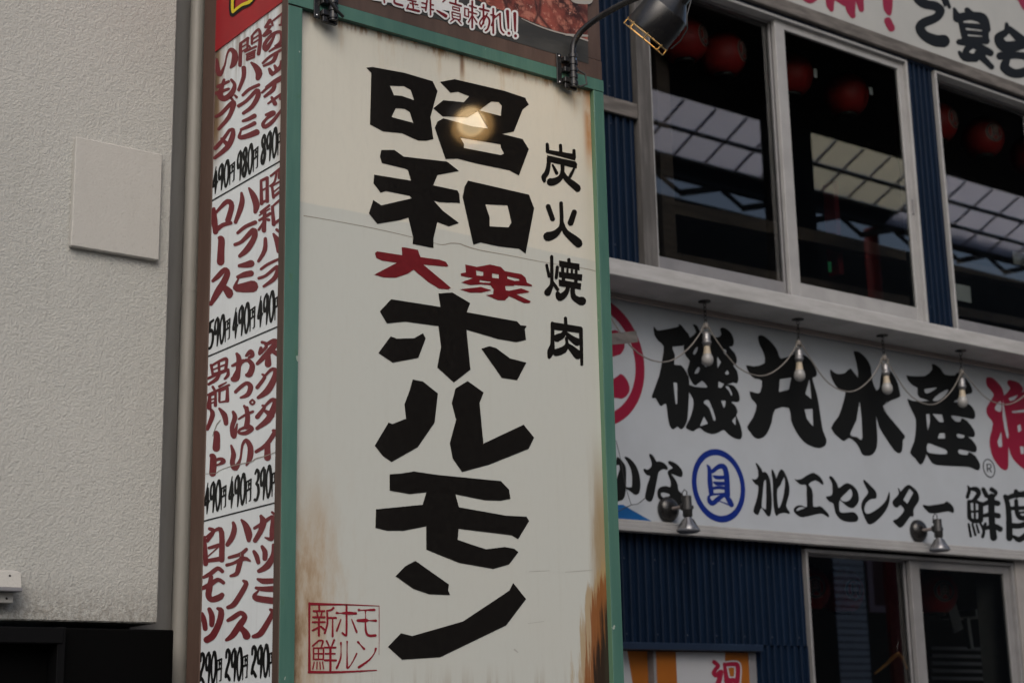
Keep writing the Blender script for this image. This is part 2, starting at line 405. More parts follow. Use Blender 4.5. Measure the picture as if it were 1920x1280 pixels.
def meat():
    m, nt, b = new_mat('grilled_meat_print'); t = NT(nt)
    n = t.noise(9, 8, .65, (1, 1, 1)); n2 = t.noise(26, 6, .7, (1, 1, 1), (3, 3, 3))
    c = t.mix(t.step(n, .35, .6), (.035, .012, .010), (.26, .065, .045))
    c = t.mix(t.m('MULTIPLY', t.step(n2, .5, .62), .8), c, (.42, .17, .12))
    c = t.mix(t.m('MULTIPLY', t.step(t.noise(55, 4, .7), .60, .70), .8), c, (.55, .38, .32))
    c = t.mix(t.m('MULTIPLY', t.step(t.voro(7, 'DISTANCE_TO_EDGE'), .07, .0), .8), c, (.02, .01, .01))
    t.put(b.inputs['Base Color'], c); b.inputs['Roughness'].default_value = .35; return m
M['meat'] = meat()
M['griddle'] = simple('griddle_print', (.030, .030, .028), .4, (.055, .055, .05), 6, (1, 1, 4))
# window glass: outer face reflects by Fresnel, the rest lets light through
def glass():
    m = bpy.data.materials.new('window_glass'); m.use_nodes = True; nt = m.node_tree; nt.nodes.clear()
    o = nt.nodes.new('ShaderNodeOutputMaterial'); mx = nt.nodes.new('ShaderNodeMixShader'); tr = nt.nodes.new('ShaderNodeBsdfTransparent'); gl = nt.nodes.new('ShaderNodeBsdfGlossy')
    tr.inputs[0].default_value = (.80, .84, .83, 1); gl.inputs['Roughness'].default_value = .0; gl.inputs[0].default_value = (1, 1, 1, 1)
    fn = nt.nodes.new('ShaderNodeFresnel'); fn.inputs[0].default_value = 1.5; mm = nt.nodes.new('ShaderNodeMath'); mm.operation = 'MULTIPLY'; mm.inputs[1].default_value = 2.2
    nt.links.new(fn.outputs[0], mm.inputs[0]); nt.links.new(mm.outputs[0], mx.inputs[0]); nt.links.new(tr.outputs[0], mx.inputs[1]); nt.links.new(gl.outputs[0], mx.inputs[2]); nt.links.new(mx.outputs[0], o.inputs[0])
    m2 = bpy.data.materials.new('window_glass_back'); m2.use_nodes = True; nt = m2.node_tree; nt.nodes.clear()
    o = nt.nodes.new('ShaderNodeOutputMaterial'); tr = nt.nodes.new('ShaderNodeBsdfTransparent'); tr.inputs[0].default_value = (.97, .98, .98, 1); nt.links.new(tr.outputs[0], o.inputs[0])
    return [m2, m]
GL = glass()
def glass_pane(x0, x1, z0, z1, y, parent, name='glass_pane'):
    b = MB(); b.box((x0, y, z0), (x1, y+.005, z1)); b.mi = [0, 0, 1, 0, 0, 0]
    return b.build(name, GL, parent)
def translucent(name, c):
    m = bpy.data.materials.new(name); m.use_nodes = True; nt = m.node_tree; nt.nodes.clear()
    o = nt.nodes.new('ShaderNodeOutputMaterial'); mx = nt.nodes.new('ShaderNodeMixShader'); a = nt.nodes.new('ShaderNodeBsdfTranslucent'); d = nt.nodes.new('ShaderNodeBsdfDiffuse')
    a.inputs[0].default_value = (*c, 1); d.inputs[0].default_value = (.6, .6, .6, 1); mx.inputs[0].default_value = .06
    nt.links.new(a.outputs[0], mx.inputs[1]); nt.links.new(d.outputs[0], mx.inputs[2]); nt.links.new(mx.outputs[0], o.inputs[0]); return m
M['sheet'] = translucent('polycarbonate_sheet', (.95, .95, 1.0)); M['sheetc'] = translucent('aged_polycarbonate_sheet', (.92, .90, .78))
def emit(name, c, s):
    m = bpy.data.materials.new(name); m.use_nodes = True; nt = m.node_tree; nt.nodes.clear()
    o = nt.nodes.new('ShaderNodeOutputMaterial'); e = nt.nodes.new('ShaderNodeEmission'); e.inputs[0].default_value = (*c, 1); e.inputs[1].default_value = s
    nt.links.new(e.outputs[0], o.inputs[0]); return m
M['lamp_on'] = emit('lit_lamp_face', (1.0, .68, .34), 17); M['lamp_core'] = emit('lamp_core', (1.0, .74, .42), 11)
m_, nt_, b_ = new_mat('frosted_bulb'); b_.inputs['Base Color'].default_value = (.29, .29, .285, 1); b_.inputs['Roughness'].default_value = .25; M['bulb'] = m_
m_, nt_, b_ = new_mat('clear_reflector_glass'); b_.inputs['Base Color'].default_value = (.22, .22, .225, 1); b_.inputs['Roughness'].default_value = .25; b_.inputs['Metallic'].default_value = .7; M['reflector'] = m_

# ================================================================== GROUND
g = MB().box((-60, -60, -.3), (90, 60, 0)).build('ground', M['asphalt']); g['kind'] = 'structure'
p_ = MB().box((-40, 3.0, .0), (60, 5.99, .12), .01).build('pavement', M['pave']); p_['kind'] = 'structure'

# ================================================================== PLASTER BUILDING (left)
WY = 4.40
wx1 = 2.0025
tb = thing('plaster_building', 'pale stucco building wall left of the tall signboard', 'building', (0, WY, 0))
MB().box((-14, WY, 1.913), (wx1, 9.5, 7.5), .004).build('wall', M['plaster'], tb)
box('lower_wall', (-14, WY+.25, 0.121), (1.2, 9.5, 1.912), M['dark'], tb)
# square cover plate
a = onY(137, 259, WY); b = onY(298.8, 293.8, WY); c = onY(125, 466.5, WY); d = onY(293.8, 488.8, WY)
pl = MB().box(((a.x+c.x)/2+.003, WY-.022, (c.z+d.z)/2), ((b.x+d.x)/2, WY-.001, (a.z+b.z)/2), .003)
tag(pl.build('access_cover', M['plastersmooth']), 'square cover plate painted like the stucco wall it is fixed to', 'cover plate')
# grey pilaster and pipes between wall and sign
tag(box('pilaster', (2.003, 4.60, 0.121), (2.62, 5.2, 7.5), M['pilaster']), 'flat dark grey strip of wall just right of the stucco edge', 'pilaster')
xk = onY(356, 80, 4.59).x
dp = thing('downpipe', 'pale grey vertical pipe between stucco wall and menu side of the sign', 'pipe', (2.11, 4.50, .12))
x0 = onY(358, 0, 4.5).x; x1 = onY(388, 0, 4.5).x
MB().tube([(x0+.024, 4.5, .13), (x0+.024, 4.5, 7.4)], .024, 16).build('pipe_tube', M['pipe'], dp)
for zz in (onY(350, 540, 4.5).z, onY(350, 180, 4.5).z+.9, 1.2):
    MB().tube([(x0+.024, 4.5, zz-.012), (x0+.024, 4.5, zz+.012)], .0248, 16).build('pipe_collar', M['pipe'], dp)
tag(MB().box((x0+.05, 4.46, .13), (x1+.06, 4.52, 7.4), .006).build('channel_post', M['pipe']), 'slim grey metal channel standing beside the brown edge of the sign', 'post')
tag(MB().tube([(xk, 4.59, .2), (xk, 4.59, 3.0), (xk+.001, 4.59, 3.6), (xk, 4.59, 7)], .004, 8).build('dark_seam', M['darkcord']), 'thin dark seam between the grey strip and the pale pipe', 'seam')  # dark tube added to draw the seam beside the pipe
# dark shop front under the wall
sf = thing('shopfront_box', 'black glossy shopfront box below the stucco wall', 'shopfront', (1.5, 4.3, .12))
zt = onY(200, 1177.5, 4.36).z; xr = onY(326.5, 1180, 4.36).x
box('panel', (onY(120, 1180, 4.36).x, 4.36, .13), (xr, 4.62, zt), simple('black_gloss', (.0015, .0015, .0015), .6, spec=.05), sf, .004)
box('frame_top', (-6, 4.33, zt-.045), (onY(112, 1180, 4.36).x, 4.50, zt-.002), simple('dark_frame', (.003, .003, .0035), .6, spec=.1), sf)
box('frame_side', (onY(103, 1180, 4.36).x, 4.335, .13), (onY(118, 1180, 4.36).x, 4.505, zt), bpy.data.materials['dark_frame'], sf)
box('dark_pane', (-6, 4.40, .13), (onY(103, 1180, 4.36).x, 4.41, zt-.045), bpy.data.materials['black_gloss'], sf)
# vent / doorbell hood at lower left
vx0, vx1 = onY(-22, 1100, WY-.05).x, onY(36, 1100, WY-.05).x
z0, z1, z2 = onY(20, 1130, WY-.04).z, onY(20, 1101, WY-.05).z, onY(20, 1065, WY-.04).z
hd = thing('vent_hood', 'small beige hooded box fixed to stucco wall near dark shopfront', 'vent hood', (vx0, WY, z0))
MB().add([(vx0, WY-.001, z2), (vx1, WY-.001, z2), (vx1, WY-.055, z2-.012), (vx0, WY-.055, z2-.012), (vx0, WY-.001, z1), (vx1, WY-.001, z1), (vx1, WY-.068, z1), (vx0, WY-.068, z1)],
         [(0, 1, 2, 3), (3, 2, 6, 7), (1, 5, 6, 2), (0, 3, 7, 4), (4, 7, 6, 5)]).build('cover', M['plastersmooth'], hd)
box('lip', (vx0, WY-.074, z1-.012), (vx1+.002, WY-.001, z1-.001), M['alud'], hd)
box('base', (vx0, WY-.042, z0), (vx1-.012, WY-.001, z1-.0125), M['plastersmooth'], hd)
for zz, yy in ((z2-.022, WY-.0575), (z0+.012, WY-.0425)):
    MB().lathe([(0, -.002), (.003, -.002), (.0035, 0)], 8, ((vx0+vx1)/2+.012, yy, zz), (0, 1, 0)).build('screw', M['blkmetal'], hd)

# ================================================================== TALL SIGNBOARD
sg = thing('signboard', 'tall cream signboard in green frame with giant black lettering and a red seal', 'signboard', (2.68, 3.9, .12))
FY = 3.80; PY = 3.820
inL = onY(563.5, 320, FY).x; inR = onY(1127, 572, FY).x; inT = .5*(onY(600, 24, FY).z+onY(1100, 163, FY).z)
outL, outR, outT = SX0, SX1, .5*(onY(643.6, 11.3, FY).z+onY(1130.2, 151.9, FY).z)
GB = 1.15
box('panel', (inL, PY, GB+.02), (outR-.02, PY+.02, outT-.01), M['signface'], sg)
box('green_frame', (outL, FY, GB), (inL, FY+.003, outT-.0455), M['green'], sg, .0008)
MB().add([(outL, FY-.001, outT), (outR, FY-.001, outT), (inR, FY-.001, inT), (inL, FY-.001, inT), (outL, FY+.0195, outT), (outR, FY+.0195, outT), (inR, FY+.0195, inT), (inL, FY+.0195, inT), (outL, FY-.001, inT), (outR, FY-.001, inT), (outL, FY+.0195, inT), (outR, FY+.0195, inT)],
         [(0, 8, 3, 2, 9, 1), (0, 1, 5, 4), (3, 7, 6, 2), (8, 10, 7, 3), (2, 6, 11, 9), (0, 4, 10, 8), (1, 9, 11, 5)]).build('green_frame', M['green'], sg)
b = MB().box((inR, FY, GB), (outR, FY+.0195, inT-.001), .0015); b.build('green_frame', M['green'], sg)
MB().box((inR-.0012, FY+.001, GB), (inR-.0002, FY+.0195, inT-.002)).build('frame_reveal', M['greenlit'], sg)
box('green_frame', (outL, FY-.001, GB-.05), (outR, FY+.0195, GB-.001), M['green'], sg)
# brown carcass of the box
BK = 4.358
box('brown_post', (outL-.001, FY+.0035, .13), (inL-.0005, FY+.040, 4.9), M['brown'], sg)
box('brown_post', (outL-.001, 4.272, .13), (outL+.05, BK, 4.9), M['brownlift'], sg)
box('brown_post', (outR-.05, FY+.0205, .13), (outR+.001, FY+.06, 4.9), M['brown'], sg)
box('back_panel', (outL+.051, BK-.02, .13), (outR, BK, 4.9), M['brownlift'], sg)
box('side_panel', (outR-.02, FY+.061, .13), (outR, BK-.021, 4.9), M['brownlift'], sg)
box('brown_rail', (outL, FY+.003, outT+.001), (outR, FY+.02, outT+.0715), M['brown'], sg)
# panel joint
SFc = planeY(PY-.0008)
def gl_sign(frame, mat, polys=(), strokes=(), smooth=False, off=.0012, name='letter', label=None): return glyph(sg, frame, planeY(PY-off), mat, polys, strokes, smooth, name, 0, label, wm=1.2)
jm = simple('joint_grey', (.27, .25, .21), .7)
gl_sign(fr(0, 0, 1), jm, (), ['570,404.5,1.6 620,413,1.0 700,428,1.2 770,444,1.0 812,455,.7 830,459,1.2 845,456,1.6 862,457,1.6 872,461,1.9 900,469,1.5 960,480,1.1 1016,491,1.0 1060,498,1 1100,504,1.3 1116,508,1'], name='panel_joint', off=.0004)
gl_sign(fr(0, 0, 1), simple('scratch_grey', (.36, .36, .33), .6), (), ['1060,1072,.6 1085,1070,1 1110,1068,.8;992,1071,.5 1030,1069,.7;965,1217,3 971,1222,1.5;1105,1094,2 1105,1098,1.5;990,1168,.5 1020,1164,.7'], name='scratch', off=.0004)['kind'] = 'stuff'
A = fr(640, 100, 3.2); B = fr(640, 440, 3.0476); C = fr(640, 840, 3.0476)
K_ = M['black']
gl_sign(A, K_, ['150,87 188,83 375,117 548,168 577,228 535,382 552,515 508,525 462,524 365,480 252,469 172,427 180,118|291,195 375,197 416,220 437,282 362,256 316,252|326,330 378,333 410,352 432,418 301,383',
 '593,172 680,156 975,225 1105,268 1110,283 1125,308 1088,338 1035,470 963,484 1088,515 1125,575 1066,733 1008,702 815,662 697,632 625,634 561,447 577,410 612,390 790,440 882,452 820,347 760,384 607,378 552,330 612,282 735,294 768,258 700,231 655,237|826,343 900,290 945,293 963,315 957,376|714,505 955,546 958,565 976,602 958,611 735,568 736,545'])
gl_sign(A, K_, ['240,580 318,580 375,620 635,650 706,706 577,730 551,792 697,823 708,845 712,898 590,893 553,883 610,945 706,1018 645,1038 576,1012 553,1110 553,1168 428,1143 430,1100 402,985 355,1000 216,1023 165,960 192,880 240,912 424,870 408,854 268,826 236,836 193,780 197,728 418,764 400,700 383,692 243,658 232,620',
 '760,764 1126,848 1157,930 1106,1202 1066,1172 945,1158 834,1134 792,1148 728,862 740,800|864,905 997,912 1021,1015 1003,1044 890,1038 890,985'])
gl_sign(B, M['darkred'], ['205,95 348,117 345,72 360,72 437,86 452,128 560,142 598,155 612,178 600,182 468,170 530,222 600,280 626,303 612,312 560,308 495,268 413,200 380,222 312,245 245,244 188,228 318,160 232,147 200,132 192,105'])
gl_sign(B, M['darkred'], ['708,170 775,184 850,170 912,184 935,208 1030,225 1053,246 1060,273 1088,285 1090,295 985,286 988,292 936,292 940,318 960,320 1028,306 1075,324 1065,330 1000,340 1083,380 1075,390 1045,390 958,350 935,375 895,373 826,345 868,340 870,310 852,288 800,283 735,287 685,272 752,248 684,235 682,222 712,215|770,203 812,212 810,236 772,232|862,220 900,226 900,250 862,246|948,236 1015,252 1020,262 990,264 948,250|790,258 855,268 850,275 790,272',
 '678,312 798,298 858,317 800,330 735,330'])
gl_sign(B, K_, ['555,335 635,330 736,390 717,442 1005,495 1025,517 1060,520 1048,540 1056,600 1000,613 895,595 715,542 738,770 643,843 548,757 570,640 555,522 365,496 260,506 220,437 285,368 566,412',
 '282,580 316,593 415,591 467,562 482,592 440,703 293,730 212,675', '800,650 848,636 885,647 965,706 1057,730 1005,830 917,817'])
gl_sign(B, K_, ['408,826 467,838 552,906 533,1072 437,1212 287,1297 237,1262 191,1204 270,1072 292,1080 370,1050 361,968 390,890',
 '652,878 722,835 813,900 790,960 812,1192 1042,1084 1102,1158 1070,1222 845,1312 690,1354 636,1276 620,1190 656,1055 631,962'])
gl_sign(C, K_, ['276,148 340,144 415,132 553,152 912,187 958,235 967,288 908,299 820,296 652,262 672,336 940,384 1058,390 1073,415 1010,518 972,496 670,459 665,522 752,552 828,576 935,563 988,573 1012,592 958,663 868,688 674,654 486,578 485,445 355,470 262,470 195,454 198,348 465,322 486,251 390,261 276,241'])
gl_sign(C, K_, ['424,642 615,777 610,810 622,837 502,833 412,802 310,730 365,673', '982,768 1056,860 942,1010 565,1192 347,1206 266,1133 341,1055 405,1071 695,988 960,812'])
D1 = fr(980, 240, 5.3333); D2 = fr(980, 460, 5.3333)
gl_sign(D1, K_, ['238,215 525,262 526,326 242,252', '243,272 530,336 546,362 540,407 250,335'], ['246,163,28 250,235,32;378,175,28 383,250,28;513,226,28 516,300,28;262,300,36 258,380,36 240,450,44 212,490,44 218,532,26;300,370,18 340,450,30;512,412,22 475,483,30;398,370,34 398,440,34 375,500,46 320,535,60 280,540,66;404,450,30 440,510,46 535,590,62 550,610,50'])
gl_sign(D1, K_, (), ['255,785,42 299,908,42;384,752,32 390,950,34 365,1020,46 305,1070,68 252,1085,78;516,842,46 480,948,52;398,950,28 430,1040,48 545,1140,76 556,1165,50'])
gl_sign(D2, K_, ['364,150 568,185 570,250 366,212', '362,262 598,290 592,355 364,318', '360,340 586,378 582,442 362,405'], ['290,112,28 292,320,30 288,400,34 250,470,60;240,198,26 264,308,28;347,218,28 336,322,28;300,370,28 350,440,30;462,142,28 464,180,28;400,225,28 400,290,28;448,240,20 448,290,20;492,245,20 492,300,20;535,255,26 535,320,26;408,310,30 408,380,30;532,330,30 532,400,30;452,420,34 435,470,44 375,520,62 350,480,36;500,430,38 508,510,46 560,550,60 592,556,74'])
gl_sign(D2, K_, ['283,762 590,812 588,878 284,838'], ['428,727,28 432,800,30;298,780,32 298,980,36 284,1050,60 266,1115,30;582,835,34 592,1188,26;430,850,26 395,900,50 345,925,66;430,870,24 490,930,50 545,965,64;436,925,26 442,990,30 405,1045,60 335,1070,60;445,990,30 500,1040,56 552,1092,76'])
E_ = fr(540, 1100, 7.109); SR = M['sealred']
gl_sign(E_, SR, (), ['285,215,26 283,600,20 285,1125,30;285,222,30 520,228,26 780,232,16 1215,250,8;1215,250,8 1215,700,5 1213,900,4;280,1130,32 700,1130,24 1180,1105,12'], name='seal_frame')
gl_sign(E_, SR, (), ['415,250,22 418,300,22;340,318,22 485,318,22;385,340,18 395,380,18;450,340,18 440,380,18;335,400,24 490,400,24;330,465,22 490,465,22;412,400,24 412,645,24;330,575,24 400,540,24;440,525,24 480,560,26;605,275,26 580,300,20 520,315,20;520,320,22 525,480,22 490,610,24;530,408,22 640,408,24;595,410,14 595,655,24'])
gl_sign(E_, SR, (), ['780,240,22 780,600,22 765,640,24 725,610,24;650,342,28 700,345,10 780,345,36 905,348,28;705,430,14 650,580,24;850,430,14 915,595,24'])
gl_sign(E_, SR, (), ['945,302,28 985,305,12 1150,302,28;1032,310,26 1034,360,8 1035,560,24 1070,640,28 1165,642,30;930,443,30 1040,443,40 1080,443,10 1170,445,28'])
gl_sign(E_, SR, (), ['400,720,20 330,780,22;410,710,20 465,715,20 445,790,18;340,810,18 340,960,18;340,960,18 470,960,18;470,960,18 475,810,18;340,810,18 475,810,18;405,810,14 405,960,16;345,885,14 470,885,20;350,995,14 330,1090,16;388,995,14 385,1090,14;425,995,14 432,1090,16;460,995,14 475,1085,16;515,715,22 545,780,18;615,705,24 585,780,18;490,803,22 635,803,22;500,885,20 625,885,20;490,973,24 640,973,24;565,800,26 565,1110,26'])
gl_sign(E_, SR, (), ['705,740,22 707,820,8 700,950,20 650,1075,26;788,725,22 787,800,10 788,1070,24;795,1075,24 840,1030,12 915,885,20'])
gl_sign(E_, SR, (), ['935,730,26 965,765,12 1015,820,28;1170,820,26 1150,880,12 1080,970,20 945,1065,30'])

# ---- menu face on the side of the same box (things painted on it are its parts)
MXP = outL+.002
rt = onX(403.8, 98.3, MXP); rb = onX(530.5, 5, MXP); RZ = (rt.z+rb.z)/2
box('menu_panel', (MXP, 3.8405, .4), (MXP+.02, 4.2715, RZ+.01), M['menuface'], sg, 0)
box('red_panel', (MXP-.004, 3.8405, RZ), (MXP-.0002, 4.2715, 4.9), M['redpanel'], sg, 0)
SMn = planeX(MXP-.0010)
S1 = fr(340, 0, 4.0); S2 = fr(340, 290, 4.923); S3 = fr(340, 530, 4.923); S4 = fr(340, 770, 4.923); S5 = fr(340, 1020, 4.923)
def mg(frame, *st): return glyph(sg, frame, SMn, M['menured'], (), st, wm=1.78)
mg(S1, '265,450,14 272,520,22 290,560,18 325,490,8 345,400,8 375,372,16 402,410,26 395,470,26 370,508,10')
mg(S1, '320,600,12 302,660,18 290,715,26 320,742,24 375,705,24 400,640,16 375,600,12;275,650,16 355,612,12;262,700,16 355,668,12')
mg(S1, '258,875,12 300,852,16 375,775,18 392,785,22 355,880,18 280,968,14;372,735,10 384,750,12;403,718,10 414,730,12')
mg(S1, '355,985,14 310,1050,16 255,1112,18;360,978,14 388,975,16 380,1035,24 340,1110,22 250,1185,14;300,1040,10 350,1088,22')
mg(S1, '445,330,14 440,490,16;445,325,10 500,288,12;497,288,12 495,365,10;448,358,7 495,330,7;448,392,7 495,362,7;530,275,12 528,330,10;525,275,8 580,222,12 592,300,16 578,405,16;532,298,7 580,265,7;532,328,7 580,298,7;508,345,8 520,365,10;478,388,10 560,350,10;488,410,8 555,378,8;495,418,10 492,452,10;495,418,9 548,395,9;545,395,10 545,430,10;492,450,9 545,430,9;495,434,6 545,412,6')
mg(S1, '468,512,20 466,580,18 430,675,14;525,472,10 560,505,24 582,550,30 572,590,18')
mg(S1, '460,715,12 510,670,14 580,638,14;430,795,16 490,755,14 565,680,18 575,720,22 530,800,18 465,850,14')
mg(S1, '462,908,12 500,895,16 548,870,20;448,972,12 500,950,16 548,925,18;448,975,7 436,1030,16 490,1022,22 565,992,26')
mg(S1, '665,155,16 630,205,12;632,205,10 668,200,12;668,200,10 618,268,14;620,268,14 668,238,14;678,165,12 684,190,10;690,155,8 765,95,10;762,95,10 755,185,14;755,185,12 735,190,8')
mg(S1, '705,248,8 672,320,14 632,370,22 625,330,16 680,262,14 738,240,14 755,280,16 738,325,14 702,345,7')
mg(S1, '660,388,8 700,362,12 755,342,10;610,475,10 665,425,12 755,372,12;712,405,18 688,460,16 618,495,10')
mg(S1, '660,520,14 674,548,20;700,495,12 712,520,18;750,462,12 742,505,18 680,562,12')
mg(S1, '752,575,12 700,605,12 635,655,10;605,695,10 665,645,12 755,595,12;700,610,16 690,670,18 625,725,12')
mg(S1, '650,778,8 700,742,12 752,705,12;752,705,10 742,742,12;678,732,12 702,778,20')
mg(S1, '635,862,12 690,848,22 640,890,12 612,930,16 630,952,18 690,905,16 752,822,10')
mg(S2, '735,240,14 740,450,20;735,240,14 792,215,18;792,215,16 792,430,20;745,330,10 790,305,10;745,440,14 795,420,14;825,197,12 910,130,14;880,160,12 860,250,12 820,290,12;905,150,12 900,215,14;838,300,14 850,395,16;835,292,10 912,245,10;850,390,14 912,340,16;850,345,8 905,300,8')
mg(S2, '812,468,12 735,532,16;720,605,14 820,545,18;720,560,8 815,500,8;770,515,18 762,700,24;768,610,12 715,692,14;780,595,12 808,602,16;840,480,16 852,642,22;840,478,10 908,420,14;852,640,16 908,600,16')
mg(S2, '775,775,18 770,880,24 712,982,16;850,732,12 888,800,34 900,890,26;880,692,16 905,715,14')
mg(S2, '735,1055,14 800,1010,16 895,965,14;715,1140,16 780,1115,16 880,1035,20 888,1080,26 850,1150,24 760,1215,14')
mg(S2, '300,500,18 305,600,32 315,712,28;312,545,12 360,490,18 425,432,26 465,470,28 430,605,30;315,700,26 380,650,22 455,630,20')
mg(S2, '352,768,20 370,785,34 366,880,36 362,988,40')
mg(S2, '290,1165,16 340,1120,26 398,1062,26 425,1092,30 390,1180,36 330,1275,36 272,1378,20;398,1225,28 438,1270,44 442,1298,32')
mg(S2, '555,355,14 562,420,26 545,500,28 500,622,20;625,310,12 660,370,30 692,460,36 682,528,20')
mg(S2, '520,722,16 590,665,20 682,625,22;495,830,18 560,800,20 662,700,30 675,760,30 610,870,32 540,935,20')
mg(S2, '535,1025,18 590,1018,30 642,1005,38;520,1128,18 580,1108,30 642,1095,32;528,1142,8 502,1200,18 520,1232,40 655,1215,62')
mg(S3, '275,760,16 290,845,14;275,768,12 340,728,14 410,700,18 418,735,16 408,795,16;290,802,8 410,752,10;345,740,14 350,830,14;290,842,10 410,802,10;250,880,14 290,862,14 432,802,16;432,805,14 430,850,18 400,885,12;352,840,16 322,890,20 252,935,14')
mg(S3, '415,918,8 350,955,14;290,960,14 308,992,14;228,1040,8 290,1012,14 440,942,12;262,1040,16 256,1150,26;262,1040,10 316,1018,14;316,1020,12 314,1130,18;272,1080,8 312,1065,8;272,1112,8 312,1096,8;352,1000,14 350,1090,12;352,1000,10 425,968,14;425,970,14 424,1085,22;424,1090,12 350,1102,8')
mg(S4, '275,-8,18 288,40,26 240,165,20;350,-22,12 398,40,30 412,115,24')
mg(S4, '310,203,20 328,220,32 322,342,40')
mg(S4, '275,412,20 295,435,34 288,575,36;310,455,16 362,442,18 388,465,26 350,492,12 310,502,12')
mg(S3, '512,655,16 532,700,28 525,800,26 512,878,30 480,888,30;470,765,14 520,742,20 572,715,14;490,862,22 555,740,14 615,715,20 655,765,28 632,840,32 602,850,18;598,672,14 640,635,26 656,670,22 622,690,12')
mg(S3, '500,1005,18 560,950,20 608,925,20 640,962,28 612,1030,24 548,1058,12')
mg(S4, '478,10,16 495,60,26 468,150,24 485,232,28 515,120,8;530,75,10 580,42,14 660,5,14;602,-25,24 612,60,26 602,145,30;602,148,18 542,170,14 532,202,14 590,205,22 650,165,24 618,132,14;580,-45,14 600,-15,18;655,-103,11 676,-81,11 655,-60,11 634,-81,11 655,-103,11')
mg(S4, '460,320,12 482,400,26 470,480,26 500,525,30 545,440,12 562,320,14 598,270,20 637,335,30 632,430,30 600,500,10')
mg(S3, '745,548,16 800,562,14;735,602,18 722,655,16 785,590,16;780,572,18 850,535,24 872,560,30 805,640,32 702,745,18;802,670,24 800,750,36;830,625,18 890,655,30')
mg(S3, '748,845,12 768,872,18 700,965,20;770,860,12 830,800,18 870,812,24 850,900,34 790,1000,34 710,1058,18')
mg(S4, '748,-50,12 765,-30,18 700,55,24;768,-42,12 830,-100,20 866,-88,26 850,-20,34 800,80,34 700,160,20;765,-5,14 832,40,34')
mg(S4, '845,180,14 860,200,24 785,310,22 690,375,18;796,300,28 794,430,36')
mg(S5, '260,-145,18 295,-122,22 240,-35,20;215,-70,12 222,60,22 224,178,26;220,-62,10 325,-138,18 372,-108,28 372,140,30;255,32,16 345,8,22;242,112,7 335,30,7;232,152,20 375,130,26')
mg(S5, '205,302,16 270,268,24 335,220,22 378,248,20;190,405,20 260,372,28 335,325,22 388,352,20;275,300,22 260,400,32 250,470,32 280,508,30 345,490,34 375,465,26')
mg(S5, '190,640,20 210,700,28 220,775,26;258,597,22 282,660,30 280,740,26;335,590,16 368,615,30 350,720,34 290,840,36 235,878,36')
mg(S4, '478,1030,16 490,1080,26 470,1160,30 425,1232,22;555,1005,12 590,1050,30 620,1130,40 622,1192,22')
mg(S5, '600,45,18 540,92,20 440,120,16;420,190,18 480,172,16 578,130,24 635,152,10;560,100,20 532,200,28 510,268,24 455,290,14')
mg(S5, '572,335,14 598,365,26 540,470,28 482,555,28 430,580,20')
mg(S5, '430,700,18 480,672,26 548,630,24 586,670,28 540,740,34 470,840,30 415,880,16;528,750,24 580,800,34 602,842,42')
mg(S4, '735,970,18 755,1020,34 735,1100,30 680,1195,24;675,1080,16 740,1042,20 828,980,20 850,1005,28 840,1100,30 830,1180,24 772,1166,8;838,935,14 860,952,14')
mg(S5, '670,65,18 695,110,26 710,165,22;745,20,18 772,70,28 770,130,26;848,5,16 850,100,30 790,200,34 715,245,20')
mg(S5, '705,320,14 760,338,30 848,335,28;690,400,16 750,410,26 842,410,32;708,430,10 675,470,22 702,498,34 852,520,36')
mg(S5, '820,600,14 842,630,24 772,760,30 722,828,30 665,848,20')
# prices
DG = {'4': '14,0,3 3,60,6 10,66,10 21,60,6;14,18,7 15,60,9 13,99,3', '9': '14,3,7 6,12,6 3,32,6 6,54,8 13,50,7 18,25,6 14,3,7;18,12,9 18,60,8 15,99,4',
 '0': '11,3,6 4,25,5 3,60,5 8,95,6 14,92,6 20,62,7 20,28,8 15,5,9 11,3,7', '8': '12,3,8 5,14,7 7,32,8 15,48,9 18,70,9 12,95,9 4,84,8 4,66,7 12,48,8 18,28,8 17,10,8 12,3,8',
 '5': '19,4,7 6,6,7;6,6,7 5,40,6 12,35,7 19,50,8 19,74,8 12,94,8 3,96,7', '3': '4,13,6 10,3,7 18,14,8 15,36,7 8,45,6 16,52,8 19,74,8 12,95,7 3,94,7',
 '2': '3,26,6 4,9,7 11,3,8 18,17,9 15,41,8 7,62,8 3,84,8 10,80,7 19,94,8', '円': '2,30,4 2,97,3;2,30,4 20,26,5;20,26,4 19,90,4;19,90,3 14,92,3;11,28,4 11,56,3;2,58,5 20,54,5;12,40,7 17,38,5'}
def price(txt, x0, ytop, ybot, x1):
    p0 = onX(x0, ytop, MXP-.001); p1 = onX(x0, ybot, MXP-.001); q = onX(x1, ytop, MXP-.001)
    top = p0.z; h = p0.z-p1.z; wdt = p0.y-q.y
    for i, ch in enumerate(txt):
        def s(u, v, i=i): return Vector((MXP-.001, p0.y-wdt*(i*24+u)/96, top-h*v/100))
        glyph(sg, lambda x, y: (x, y), s, M['ink'], (), [DG[ch]], name='price_digit' if ch != '円' else 'letter', nseg=2, wm=1.4)
for t in (('490円', 399, 317, 366, 441), ('980円', 444.6, 286, 341, 485), ('890円', 489.5, 256, 311, 531), ('590円', 391.8, 602, 655, 432.5), ('490円', 436.5, 580, 636, 479.5), ('490円', 483, 558, 615, 526),
          ('490円', 383.7, 907, 964, 425.5), ('490円', 429, 895, 953, 472.5), ('390円', 477, 880, 940, 521), ('290円', 375, 1223, 1283, 417.5), ('290円', 423, 1216, 1277, 466), ('290円', 471.6, 1210, 1271, 516)): price(*t)
for (a, b) in (((393, 379), (532, 298.2)), ((384, 670.6), (528, 609)), ((374, 978.3), (522, 940.3))):
    glyph(sg, fr(0, 0, 1), SMn, M['ink'], (), [f'{a[0]},{a[1]},2.6 {b[0]},{b[1]},2.6'], name='ruled_line')
